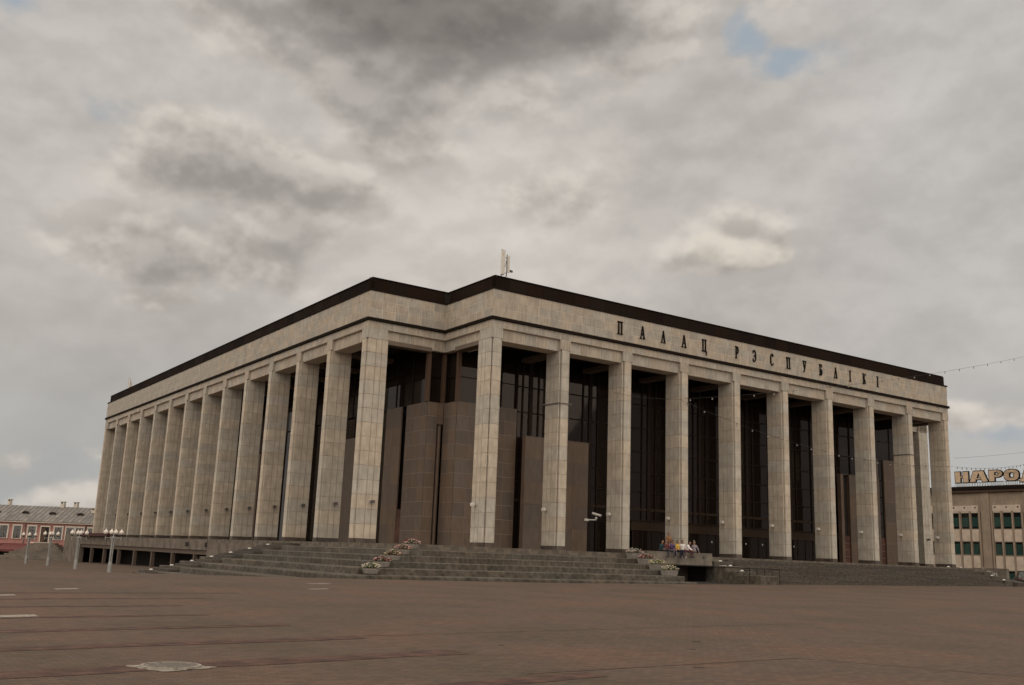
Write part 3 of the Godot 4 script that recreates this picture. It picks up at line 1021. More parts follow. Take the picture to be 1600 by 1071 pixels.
# ---------------------------------------------------------------- podium and stairs
func podium() -> void:
	var pod := thing("podium", "dark stone podium under the palace with a row of open bays in its side", "podium")
	var m := MB.new()
	m.box(Vector3(-7.0, -0.30, -97.0), Vector3(55.2, -0.004, 3.0))
	m.box(Vector3(55.2, -0.30, -97.0), Vector3(62.0, -0.004, 1.2))
	obj("terrace_floor", m.mesh(), M.deck, pod)
	# side wall: a solid stretch, then a band over open bays
	box_at("side_wall", Vector3(-7.0, -3.9, -35.2), Vector3(-6.5, -0.302, 3.0), M.wall_grey, pod)
	box_at("bay_band", Vector3(-7.06, -1.0, -88.6), Vector3(-6.6, -0.08, -35.2), M.wall_grey, pod)
	box_at("bay_lintel", Vector3(-6.9, -1.42, -88.6), Vector3(-6.4, -1.002, -35.2), M.post, pod)
	for z in [-81.9, -75.0, -67.8, -60.7, -53.5, -46.2, -39.0]:
		box_at("bay_post", Vector3(-6.95, -4.2, z - 0.2), Vector3(-6.6, -1.424, z + 0.2), M.post, pod)
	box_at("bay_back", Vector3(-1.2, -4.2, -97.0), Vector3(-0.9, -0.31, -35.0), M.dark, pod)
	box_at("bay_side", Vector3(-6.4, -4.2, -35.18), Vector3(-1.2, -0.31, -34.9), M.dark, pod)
	box_at("end_wall", Vector3(-7.4, -4.2, -96.8), Vector3(-6.4, 0.25, -88.6), M.wall_grey, pod)
	for q in [[-33.0, 1.1], [-27.4, 0.55]]:
		var v := MB.new()
		for i in 3:
			v.box(Vector3(-0.02, -0.2, (i - 1.5) * q[1] / 3 + 0.03), Vector3(0.02, 0.2, (i - 0.5) * q[1] / 3 - 0.03))
		obj("wall_vent", v.mesh(), M.dark, pod, Vector3(-7.08, -0.52, q[0] - 8.0))
	box_at("north_wall", Vector3(-7.0, -4.0, -97.2), Vector3(62.0, -0.31, -96.9), M.wall_grey, pod)
	# front wall and the wall under the right-hand stairs
	box_at("front_wall", Vector3(-6.5, -3.0, 2.6), Vector3(11.0, -0.302, 3.0), M.wall_grey, pod)
	box_at("front_wall", Vector3(18.6, -3.0, 2.6), Vector3(54.98, -0.302, 3.0), M.wall_grey, pod)
	box_at("front_wall", Vector3(55.41, -3.0, 0.8), Vector3(62.0, -0.302, 1.2), M.wall_grey, pod)

	# ---- big tiers round the corner
	var tier := thing("tiered_steps", "broad grey stone tiers wrapping round the left corner of the podium", "steps")
	var xr := 11.0
	for k in range(1, 9):
		var top := -TH * k
		var low := top - TH - 0.25
		var xa := -7.0 - TL * k
		var za := 3.0 + TF * k
		# run along the side
		var zmin := -14.0
		var length := za - zmin
		var cnt := int(round(length / 3.4))
		for i in cnt:
			var z0 := zmin + length * i / cnt
			var z1 := zmin + length * (i + 1) / cnt
			if top < ground(xa, z0) - 0.06:
				continue
			block(tier, Vector3(xa, low, z0 + 0.004), Vector3(xa + TL + 0.12, top, z1 - 0.004))
		# run along the front
		var x0 := xa + TL + 0.125
		length = xr - x0
		cnt = int(round(length / 3.0))
		for i in cnt:
			var a := x0 + length * i / cnt
			var c := x0 + length * (i + 1) / cnt
			if top < ground(a, za) - 0.06:
				continue
			block(tier, Vector3(a + 0.004, low, za - TF - 0.12), Vector3(c - 0.004, top, za))
		# cheek block and walking steps at the far end of the side run
		if k < 9:
			block(tier, Vector3(xa, low, -19.0), Vector3(xa + TL + 0.1, top, -17.7))
			for h in 2:
				box_at("walking_step", Vector3(xa + (0.0 if h == 0 else TL / 2), low, -17.69), Vector3(xa + TL + 0.1, top + 0.002 if h == 0 else top + TH / 2, -14.01), pick(M.stair), tier)
			if k < 8:
				var l := MB.new()
				l.lathe([Vector2(0.13, 0.0), Vector2(0.13, 0.04), Vector2(0.09, 0.08), Vector2(0.0, 0.09)], 12)
				obj("step_light", l.mesh(), M.white, tier, Vector3(xa + 0.75, top, -18.5))

	# ---- fine steps on the right
	var st := thing("front_steps", "wide flight of fine dark grey steps before the right half of the colonnade", "steps")
	var n := 13
	for k in range(1, n + 1):
		var top := -0.143 * k
		for s in 12:
			var a := 19.6 + 32.6 * s / 12.0
			var c := 19.6 + 32.6 * (s + 1) / 12.0
			box_at("step", Vector3(a + 0.003, top - 0.5, 3.0 + 0.37 * (k - 1) - 0.05), Vector3(c - 0.003, top + rng.randf_range(-0.006, 0.006), 3.0 + 0.37 * k + rng.randf_range(-0.012, 0.012)), pick(M.stair), st)
	# cheek at the right end with its step lights, and the wall with graffiti
	var ck := thing("stair_cheek_wall", "low grey cheek wall with scrawled white graffiti at the right end of the fine steps", "wall")
	m = MB.new()
	m.hexa([Vector3(55.0, -2.4, 4.9), Vector3(55.4, -2.4, 4.9), Vector3(55.4, -2.4, 1.6), Vector3(55.0, -2.4, 1.6)],
		[Vector3(55.0, 0.05, 4.9), Vector3(55.4, 0.05, 4.9), Vector3(55.4, 0.06, 1.6), Vector3(55.0, 0.06, 1.6)])
	obj("wall", m.mesh(), M.rail_stone, ck)
	graffiti(ck)
	for q in [[3.02, 4.3, -0.30], [4.3, 5.2, -0.65], [5.2, 6.3, -0.99]]:
		block(ck, Vector3(52.22, -2.4, q[0]), Vector3(53.5, q[2], q[1] - 0.01))
		if q[2] < -0.5:
			var l := MB.new()
			l.lathe([Vector2(0.13, 0.0), Vector2(0.13, 0.04), Vector2(0.09, 0.08), Vector2(0.0, 0.09)], 12)
			obj("step_light", l.mesh(), M.white, ck, Vector3(52.8, q[2], q[1] - 0.5))
	m = MB.new()
	m.hexa([Vector3(53.51, -2.4, 6.6), Vector3(54.99, -2.4, 6.6), Vector3(54.99, -2.4, 1.6), Vector3(53.51, -2.4, 1.6)],
		[Vector3(53.51, -1.15, 6.6), Vector3(54.99, -1.15, 6.6), Vector3(54.99, -0.25, 1.6), Vector3(53.51, -0.25, 1.6)])
	obj("sloping_paving", m.mesh(), M.stair[1], ck)
	for q in [[49.3, -0.004, 2.6], [53.6, -0.004, 1.2]]:
		var l := MB.new()
		l.lathe([Vector2(0.13, 0.0), Vector2(0.13, 0.04), Vector2(0.09, 0.08), Vector2(0.0, 0.09)], 12)
		obj("step_light", l.mesh(), M.white, ck, Vector3(q[0], q[1], q[2]))

func block(parent: Node, lo: Vector3, hi: Vector3) -> void:
	var j := rng.randf_range(-0.008, 0.008)
	var s := (hi - lo).snapped(Vector3.ONE * 0.01)
	var key := "b%s" % s
	if not boxes.has(key):
		var m := MB.new()
		m.bevel_box(-s / 2, s / 2, 0.05)
		boxes[key] = m.mesh()
	obj("stone_block", boxes[key], pick(M.step), parent, (lo + hi) / 2 + Vector3(0, j, 0))

func graffiti(ck: Node) -> void:
	# brush strokes of a scrawled word, drawn along the wall's face
	var strokes := [
		[Vector2(0.0, 0.0), Vector2(0.05, 0.75), Vector2(0.32, 0.05), Vector2(0.40, 0.72)],
		[Vector2(0.55, 0.05), Vector2(0.60, 0.48), Vector2(0.82, 0.42), Vector2(0.80, 0.10), Vector2(0.56, 0.06)],
		[Vector2(0.95, 0.45), Vector2(1.05, 0.2), Vector2(1.25, 0.25), Vector2(1.25, 0.5), Vector2(1.3, 0.05)],
		[Vector2(1.42, 0.05), Vector2(1.45, 0.5)], [Vector2(1.66, 0.5), Vector2(1.46, 0.27), Vector2(1.7, 0.0)],
		[Vector2(1.85, 0.45), Vector2(1.9, 0.05), Vector2(2.15, 0.1), Vector2(2.15, 0.45), Vector2(2.2, -0.3), Vector2(2.0, -0.25)],
		[Vector2(2.35, 0.4), Vector2(2.45, 0.05), Vector2(2.6, 0.5), Vector2(2.62, -0.1)]]
	for s in strokes:
		var m := MB.new()
		var path := []
		for p in s:
			path.append(Vector3(54.992, -0.36 + p.y * 0.6 - p.x * 0.12, 2.62 + p.x * 0.5))
		m.tube(path, [0.035], 5)
		obj("graffiti_stroke", m.mesh(), M.white, ck)

# ---------------------------------------------------------------- underpass beside the tiers
func underpass() -> void:
	var u := thing("underpass_entrance", "grey concrete parapet and dark mouth of the underpass between the two flights", "underpass")
	box_at("parapet", Vector3(11.2, -0.64, 3.25), Vector3(17.55, 0.22, 3.75), M.rail_stone, u)
	box_at("parapet_end", Vector3(10.2, -0.35, 3.02), Vector3(11.19, 0.14, 3.6), M.rail_stone, u)
	box_at("parapet_return", Vector3(17.2, -0.3, 0.6), Vector3(17.6, 0.20, 3.24), M.rail_stone, u)
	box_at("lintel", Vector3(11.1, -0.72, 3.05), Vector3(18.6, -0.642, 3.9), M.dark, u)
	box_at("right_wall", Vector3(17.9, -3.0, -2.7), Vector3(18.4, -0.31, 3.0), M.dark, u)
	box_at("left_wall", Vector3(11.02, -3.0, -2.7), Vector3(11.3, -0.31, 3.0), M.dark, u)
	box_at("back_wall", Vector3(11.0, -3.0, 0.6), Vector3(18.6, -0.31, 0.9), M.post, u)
	box_at("stairwell_shade_plate", Vector3(11.1, -1.9, -2.6), Vector3(17.6, ground(14, 8.4) + 0.012, 8.4), M.dark, u)  # near-black plate over the paving, painting the darkness of a stairwell not modelled
	var m := MB.new()
	for q in [[3.02, 3.9, -0.32], [3.9, 4.9, -0.62], [4.9, 6.0, -0.95], [6.0, 8.2, -1.2]]:
		block(u, Vector3(17.66, -2.4, q[0]), Vector3(19.58, q[2], q[1] - 0.01))
		if q[1] < 6.5:
			var l := MB.new()
			l.lathe([Vector2(0.13, 0.0), Vector2(0.13, 0.04), Vector2(0.09, 0.08), Vector2(0.0, 0.09)], 12)
			obj("step_light", l.mesh(), M.white, u, Vector3(18.7, q[2], q[1] - 0.45))
	box_at("flat_light", Vector3(18.0, -0.615, 4.0), Vector3(18.5, -0.59, 4.25), M.white, u)
	box_at("speaker_box", Vector3(16.62, -0.16, 3.76), Vector3(16.86, 0.06, 3.82), M.steel, u)
	# railing of the stairs that go down
	m = MB.new()
	m = MB.new()
	for s in 2:
		m.tube([Vector3(14.6, -1.85 + s * 0.3, 8.9), Vector3(17.4, -1.1 + s * 0.3, 7.4)], [0.035], 6)
	m.tube([Vector3(17.4, -0.72, 7.4), Vector3(19.5, -0.72, 8.3)], [0.035], 6)
	m.tube([Vector3(17.4, -0.72, 7.4), Vector3(17.4, -0.72, 4.2)], [0.035], 6)
	for i in 5:
		m.tube([Vector3(17.4 + i * 0.52, -1.9, 7.45 + i * 0.22), Vector3(17.4 + i * 0.52, -0.74, 7.45 + i * 0.22)], [0.03], 6)
	obj("railing", m.mesh(), M.dark, u)

# ---------------------------------------------------------------- planters
func planter(at: Vector3, label: String, group: String, round_one: bool, tints: Array, sd: int, turn: float) -> void:
	var r := RandomNumberGenerator.new()
	r.seed = sd
	var t := thing("flower_planter", label, "planter", at, turn, group)
	var m := MB.new()
	var L := 0.45 if round_one else 0.50
	var D := 0.34
	var H := 0.32 if round_one else 0.36
	if round_one: # boat-shaped bowl
		var rings := [[0.62, 0.0], [0.82, 0.06], [1.0, 0.26], [1.02, H], [0.92, H], [0.90, H - 0.06]]
		var seg := 20
		for i in rings.size() - 1:
			for k in seg:
				var q := []
				for w in [[i, k], [i, k + 1], [i + 1, k + 1], [i + 1, k]]:
					var a: float = TAU * w[1] / seg
					var e := Vector2(signf(cos(a)) * pow(absf(cos(a)), 0.6), -signf(sin(a)) * pow(absf(sin(a)), 0.6))
					q.append(Vector3(e.x * L * rings[w[0]][0], rings[w[0]][1], e.y * D * rings[w[0]][0]))
				m.quad(q[0], q[1], q[2], q[3])
	else:
		m.hexa([Vector3(-L * 0.86, 0, D * 0.8), Vector3(L * 0.86, 0, D * 0.8), Vector3(L * 0.86, 0, -D * 0.8), Vector3(-L * 0.86, 0, -D * 0.8)],
			[Vector3(-L, H, D), Vector3(L, H, D), Vector3(L, H, -D), Vector3(-L, H, -D)])
	obj("bowl", m.mesh(), M.pot, t)
	m = MB.new()
	m.box(Vector3(-L * 0.75, H - 0.05, -D * 0.7), Vector3(L * 0.75, H + 0.02, D * 0.7))
	obj("soil", m.mesh(), M.soil, t)
	m = MB.new()
	for i in 420:
		var p := Vector3(r.randfn(0, 0.5) * L * 0.95, 0, r.randfn(0, 0.5) * D)
		p.x = clampf(p.x, -L * 1.15, L * 1.15)
		p.z = clampf(p.z, -D * 1.3, D * 1.3)
		p.y = H - 0.04 + r.randf() * 0.30 * (1.2 - absf(p.x) / L * 0.7)
		leaf_quad(m, p, r, 0.045, Color(0.042, 0.062, 0.025) * r.randf_range(0.6, 1.5))
	stuff(obj("foliage", m.mesh(), M.leaf, t))
	m = MB.new()
	for i in 150:
		var p := Vector3(r.randf_range(-1.05, 1.05) * L, 0, r.randf_range(-1.1, 1.1) * D)
		p.y = H + 0.04 + r.randf() * 0.26 * (1.15 - absf(p.x) / L * 0.6)
		var c: Color = tints[r.randi() % tints.size()]
		for k in 5:
			var a := TAU * k / 5 + r.randf()
			leaf_quad(m, p + Vector3(cos(a), 0.3, sin(a)) * 0.028, r, 0.033, c * r.randf_range(0.55, 1.0))
	stuff(obj("flowers", m.mesh(), M.leaf, t))

func leaf_quad(m: MB, p: Vector3, r: RandomNumberGenerator, s: float, c: Color) -> void:
	var d := Vector3(r.randf_range(-1, 1), r.randf_range(-0.2, 1), r.randf_range(-1, 1)).normalized()
	var e := d.cross(Vector3(r.randf_range(-1, 1), r.randf_range(-1, 1), r.randf_range(-1, 1))).normalized()
	m.col = Color(c.r, c.g, c.b)
	m.quad(p - d * s, p + e * s * 0.55, p + d * s, p - e * s * 0.55)

func planters() -> void:
	var wh := Color(0.62, 0.56, 0.50)
	var pk := Color(0.55, 0.30, 0.28)
	var rd := Color(0.24, 0.02, 0.03)
	var yl := Color(0.58, 0.50, 0.26)
	var tints := [[wh, wh, yl], [rd, rd, wh, pk], [wh, yl, rd], [wh, pk, rd, pk], [pk, wh, rd]]
	var labels := ["lowest boat-shaped planter at the tiers' corner, sparse cream flowers",
		"second lowest boat-shaped planter at the tiers' corner, mostly dark red flowers",
		"middle planter of the five on the tiers' corner, cream and yellow flowers",
		"fourth planter up the tiers' corner, white and pink flowers",
		"topmost boat-shaped planter at the tiers' corner, pink and white flowers"]
	for i in 5:
		var lev := 5.0 - i
		# five bowls climb the corner of the tiers
		var k := int(lev)
		var at := Vector3(-7.0 - TL * k + 0.85 + 0.2 * k, -TH * k + 0.006, 3.0 + TF * k - 0.5)
		planter(at, labels[i], "flower planters climbing the tiers at the corner", true, tints[i], 40 + i, deg_to_rad(-28))
	var rl := ["lowest square-edged planter beside the underpass mouth, white and yellow flowers",
		"second square-edged planter up from the underpass mouth, thick pale yellow flowers",
		"third square-edged planter up beside the underpass, red and pink flowers",
		"topmost square-edged planter on the tiers' right end, thin white flowers"]
	var rt := [[wh, yl, wh], [yl, yl, wh], [rd, pk, wh, rd], [wh, wh, pk]]
	for i in 4:
		var k := 4 - i
		planter(Vector3(10.1, -TH * k + 0.006, 3.0 + TF * k - 0.5), rl[i], "flower planters beside the underpass", false, rt[i], 60 + i, 0.0)

# ---------------------------------------------------------------- lamp posts
func lamps() -> void:
	var proto: Node3D = null
	var labels := ["nearest grey lamp post with four white globes, before the podium's open bays",
		"second nearest four-globe lamp post, standing before the podium's blank end wall",
		"third lamp post with four globes, before the pink house's stone stairs",
		"farthest four-globe lamp post, left of the pink house's stairs"]
	var at := [Vector2(-18.51, -21.1), Vector2(-18.91, -30.67), Vector2(-18.59, -44.1), Vector2(-18.64, -55.3)]
	for i in 4:
		var o: Node3D
		if i == 0:
			o = thing("lamp_post", labels[0], "lamp post", Vector3.ZERO, 0.0, "four-globe lamp posts along the podium")
			var m := MB.new()
			m.lathe([Vector2(0.15, -0.3), Vector2(0.15, 0.55), Vector2(0.12, 0.75), Vector2(0.0, 0.78)], 12)
			obj("foot", m.mesh(), M.lamp, o)
			for k in 4:
				m = MB.new()
				var a := TAU * (k + 0.5) / 4
				m.tube([Vector3(cos(a) * 0.085, 0.6, sin(a) * 0.085), Vector3(cos(a) * 0.085, 2.45, sin(a) * 0.085)], [0.04], 8)
				obj("pole", m.mesh(), M.lamp, o)
			m = MB.new()
			m.lathe([Vector2(0.0, 2.40), Vector2(0.12, 2.42), Vector2(0.12, 2.50), Vector2(0.05, 2.56), Vector2(0.03, 2.75), Vector2(0.0, 2.78)], 10)
			for k in 4:
				var a := TAU * k / 4 + 0.5
				var d := Vector3(cos(a), 0, sin(a))
				m.tube([d * 0.05 + Vector3(0, 2.46, 0), d * 0.57 + Vector3(0, 2.46, 0)], [0.025], 6)
				m.tube([d * 0.55 + Vector3(0, 2.30, 0), d * 0.55 + Vector3(0, 2.62, 0)], [0.028], 6)
			obj("cross_arm", m.mesh(), M.lamp, o)
			for k in 4:
				var a := TAU * k / 4 + 0.5
				var p := Vector3(cos(a), 0, sin(a)) * 0.55
				m = MB.new()
				m.lathe([Vector2(0.03, 2.60), Vector2(0.10, 2.66), Vector2(0.11, 2.70), Vector2(0.0, 2.71)], 10)
				var cup := obj("lamp_cup", m.mesh(), M.lamp_dark, o, p)
				m = MB.new()
				var prof := []
				for q in 11:
					var t := PI * q / 10
					prof.append(Vector2(sin(t) * 0.165, 2.85 - cos(t) * 0.165))
				m.lathe(prof, 14)
				obj("globe", m.mesh(), M.globe, cup)
				m = MB.new()
				m.lathe([Vector2(0.07, 2.995), Vector2(0.05, 3.03), Vector2(0.025, 3.08), Vector2(0.0, 3.16)], 10)
				obj("finial", m.mesh(), M.globe, cup)
			proto = o
		else:
			o = proto.duplicate()
			o.name = numbered("lamp_post")
			add_child(o)
			o.set_meta("label", labels[i])
		o.position = Vector3(at[i].x, ground(at[i].x, at[i].y), at[i].y)
		o.rotation.y = [0.0, 0.5, 0.15, 0.35][i]

# ---------------------------------------------------------------- the pink house and its stairs
func pink_house() -> void:
	var org := Vector3(-36.418 + 0.56391 * 150.0, 0, 55.848 - 0.82584 * 150.0)
	var turn := deg_to_rad(-34.33)
	var h := thing("pink_house", "long pink two-storey house with white window frames and grey metal roof", "house", org, turn)
	var x0 := -96.0
	var x1 := -58.6
	var yb := -4.4
	box_at("wall", Vector3(x0, yb, -9.0), Vector3(x1, 1.75, 0.0), M.pink, h)
	box_at("eave", Vector3(x0 - 0.2, 1.752, -9.3), Vector3(x1 + 0.2, 1.93, 0.42), M.trim, h)
	# roof of metal sheets
	var roof_len := x1 - x0
	var n := 56
	var ra := Vector3(0, 1.94, 0.5)
	var rb := Vector3(0, 4.35, -4.5)
	var m := MB.new()
	m.hexa([Vector3(x0, 1.935, 0.45), Vector3(x1, 1.935, 0.45), Vector3(x1, 1.935, -9.3), Vector3(x0, 1.935, -9.3)], [Vector3(x0, 4.33, -4.45), Vector3(x1, 4.33, -4.45), Vector3(x1, 4.33, -4.55), Vector3(x0, 4.33, -4.55)])
	var roof := obj("roof", m.mesh(), M.roof[1], h)
	for i in n:
		var a := x0 + roof_len * i / n
		var c := x0 + roof_len * (i + 1) / n
		for j in 2:
			var p := ra.lerp(rb, j * 0.5) + Vector3(0, 0.03, 0)
			var q := ra.lerp(rb, j * 0.5 + 0.5) + Vector3(0, 0.03, 0)
			m = MB.new()
			m.hexa([Vector3(a + 0.02, p.y - 0.04, p.z), Vector3(c - 0.02, p.y - 0.04, p.z), Vector3(c - 0.02, q.y - 0.04, q.z), Vector3(a + 0.02, q.y - 0.04, q.z)],
				[Vector3(a + 0.02, p.y + 0.02 * (1 - j), p.z), Vector3(c - 0.02, p.y + 0.02 * (1 - j), p.z), Vector3(c - 0.02, q.y, q.z), Vector3(a + 0.02, q.y, q.z)])
			obj("roof_sheet", m.mesh(), pick(M.roof), roof)
		m = MB.new()
		m.tube([Vector3(a, ra.y + 0.06, ra.z), Vector3(a, rb.y + 0.06, rb.z)], [0.03], 4)
		obj("roof_seam", m.mesh(), M.roof[0], roof)
	for x in [-76.9, -72.6, -68.5, -64.3]:
		m = MB.new()
		var pts := PackedVector2Array()
		for k in 9:
			pts.append(Vector2(cos(PI * k / 8) * 0.58, sin(PI * k / 8) * 0.36))
		for k in 8:
			m.quad(Vector3(pts[k].x, pts[k].y, 0), Vector3(pts[k + 1].x, pts[k + 1].y, 0), Vector3(pts[k + 1].x * 0.6, pts[k + 1].y, -1.3), Vector3(pts[k].x * 0.6, pts[k].y, -1.3))
		var dorm := obj("dormer", m.mesh(), M.roof[0], roof, Vector3(x, 3.12, -1.75))
		m = MB.new()
		for k in range(1, 7):
			m.tri(Vector3(pts[0].x * 0.9, 0.02, -0.06), Vector3(pts[k].x * 0.9, pts[k].y * 0.88 + 0.02, -0.06), Vector3(pts[k + 1].x * 0.9, pts[k + 1].y * 0.88 + 0.02, -0.06))
		m.quad(Vector3(-0.53, -0.25, -0.05), Vector3(0.53, -0.25, -0.05), Vector3(0.53, 0.02, -0.06), Vector3(-0.53, 0.02, -0.06))
		obj("dormer_opening", m.mesh(), M.dark, dorm)
	for q in [[-68.36, 4.1, -4.6, 0.55], [-66.5, 4.1, -5.0, 0.55], [-62.9, 3.25, -3.2, 0.62], [-80.5, 4.1, -4.6, 0.6], [-77.0, 4.2, -5.4, 0.4]]:
		var ch := box_at("chimney", Vector3(q[0] - q[3] / 2, q[1] - 0.4, q[2] - 0.35), Vector3(q[0] + q[3] / 2, q[1] + 0.75, q[2] + 0.35), M.trim, roof)
		m = MB.new()
		m.box(Vector3(-q[3] / 2 - 0.10, 0.85, -0.45), Vector3(q[3] / 2 + 0.10, 0.93, 0.45))
		for sx in [-1, 1]:
			m.box(Vector3(sx * q[3] * 0.4 - 0.04, 0.57, -0.3), Vector3(sx * q[3] * 0.4 + 0.04, 0.85, 0.3))
		obj("chimney_cap", m.mesh(), M.trim, ch)
	# windows of the upper floor
	for x in [-83.6, -81.2, -79.0, -76.8, -74.62, -72.6, -70.42, -66.5, -64.75, -63.35, -61.5]:
		window(h, x, -0.56, 1.22, 1.14)
	# the door at the head of the stairs
	var d := box_at("door", Vector3(-69.05, -1.0, 0.0), Vector3(-67.85, 1.2, 0.05), M.dark, h)
	m = MB.new()
	m.box(Vector3(-0.75, -1.1, 0.03), Vector3(-0.6, 1.28, 0.14))
	m.box(Vector3(0.6, -1.1, 0.03), Vector3(0.75, 1.28, 0.14))
	m.box(Vector3(-0.75, 1.1, 0.032), Vector3(0.75, 1.28, 0.16))
	obj("frame", m.mesh(), M.trim, d)
	obj("door_leaf", box_mesh(Vector3(0.55, 2.1, 0.05)), M.bronze_light, d, Vector3(-0.29, -0.03, 0.04))
	for x in [-71.5, -62.5]:
		m = MB.new()
		m.tube([Vector3(x + 0.2, 1.7, 0.35), Vector3(x, 1.25, 0.1), Vector3(x - 0.05, -3.4, 0.1)], [0.07], 8)
		obj("downpipe", m.mesh(), M.roof[0], h)
	box_at("cornice_line", Vector3(x0, 1.32, 0.001), Vector3(x1, 1.42, 0.06), M.pink, h)
	box_at("ground_floor_front", Vector3(x0, -4.4, 0.002), Vector3(-70.2, -2.0, 0.08), M.dark, h)
	obj("wall_board", box_mesh(Vector3(1.4, 0.3, 0.04)), M.steel, h, Vector3(-66.8, -0.3 - 0.25, 0.03))
	# cafe awnings
	var ax := [[-84.0, -78.2], [-78.0, -74.2], [-74.0, -69.4]]
	var al := ["red cafe awning at the picture's left edge, before the pink house", "middle stretch of red cafe awning under the pink house's windows", "right-hand red cafe awning, ending at the house's stairs"]
	for i in 3:
		var aw := thing("cafe_awning", al[i], "awning", org, turn, "red awnings along the pink house")
		m = MB.new()
		var e: float = ax[i][0]
		var f: float = ax[i][1]
		m.hexa([Vector3(e, -2.26, 3.4), Vector3(f, -2.26, 3.4), Vector3(f, -1.42, 0.2), Vector3(e, -1.42, 0.2)], [Vector3(e, -2.2, 3.4), Vector3(f, -2.2, 3.4), Vector3(f, -1.34, 0.2), Vector3(e, -1.34, 0.2)])
		obj("canopy", m.mesh(), M.awning, aw)
		m = MB.new()
		m.box(Vector3(e, -2.52, 3.38), Vector3(f, -2.25, 3.42))
		obj("valance", m.mesh(), M.awning, aw)
		for x in [e + 0.1, f - 0.1]:
			m = MB.new()
			m.tube([Vector3(x, -4.2, 3.3), Vector3(x, -2.25, 3.3)], [0.05], 6)
			obj("post", m.mesh(), M.lamp, aw)
	# stairs up to the door
	var s := thing("stone_stairs", "weathered stone stairs rising to the pink house's door", "stairs", org, turn)
	for i in 9:
		var y := -1.12 - 0.27 * i
		var zf := 1.4 + 0.55 * i
		var lo := -69.3 - 0.42 * i
		var hi := -66.2 + 0.55 * i
		box_at("step", Vector3(lo, y - 0.6, 0.1), Vector3(hi, y, zf), M.rail_stone, s)
	box_at("landing_rail", Vector3(-70.0, -1.20, 0.1), Vector3(-66.9, -1.05, 1.2), M.trim, s)
	# dark red canopy at the end of the terrace
	var c := thing("terrace_canopy", "low dark maroon canopy lying along the far end of the podium", "canopy", Vector3(-7.0, 0.0, -79.6))
	box_at("canopy_roof", Vector3(-0.6, 0.05, -8.2), Vector3(0.35, 0.42, 8.0), M.maroon, c)
	for z in [-7.8, 0.0, 7.6]:
		box_at("canopy_foot", Vector3(0.0, -0.004, z - 0.1), Vector3(0.2, 0.06, z + 0.1), M.dark, c)

func window(h: Node, x: float, y0: float, y1: float, w: float) -> void:
	var win := box_at("window", Vector3(x - w / 2, y0, 0.0), Vector3(x + w / 2, y1, 0.03), M.dark, h)
	var a := w / 2
	var hh := (y1 - y0) / 2
	var m := MB.new()
	m.box(Vector3(-a - 0.16, -hh - 0.02, 0.0), Vector3(-a + 0.02, hh, 0.12))
	m.box(Vector3(a - 0.02, -hh - 0.02, 0.0), Vector3(a + 0.16, hh, 0.12))
	m.box(Vector3(-a - 0.20, hh, 0.0), Vector3(a + 0.20, hh + 0.22, 0.15))
	obj("frame", m.mesh(), M.trim, win)
	m = MB.new()
	m.box(Vector3(-0.03, -hh, 0.016), Vector3(0.03, hh, 0.06))
	m.box(Vector3(-a, hh * 0.35, 0.018), Vector3(a, hh * 0.35 + 0.05, 0.062))
	obj("sash", m.mesh(), M.bronze_light, win)
	obj("pane", box_mesh(Vector3(w - 0.05, y1 - y0 - 0.05, 0.012)), M.window, win, Vector3(0, 0, 0.03))
	obj("sill", box_mesh(Vector3(w + 0.3, 0.07, 0.2)), M.trim, win, Vector3(0, -hh - 0.06, 0.09))

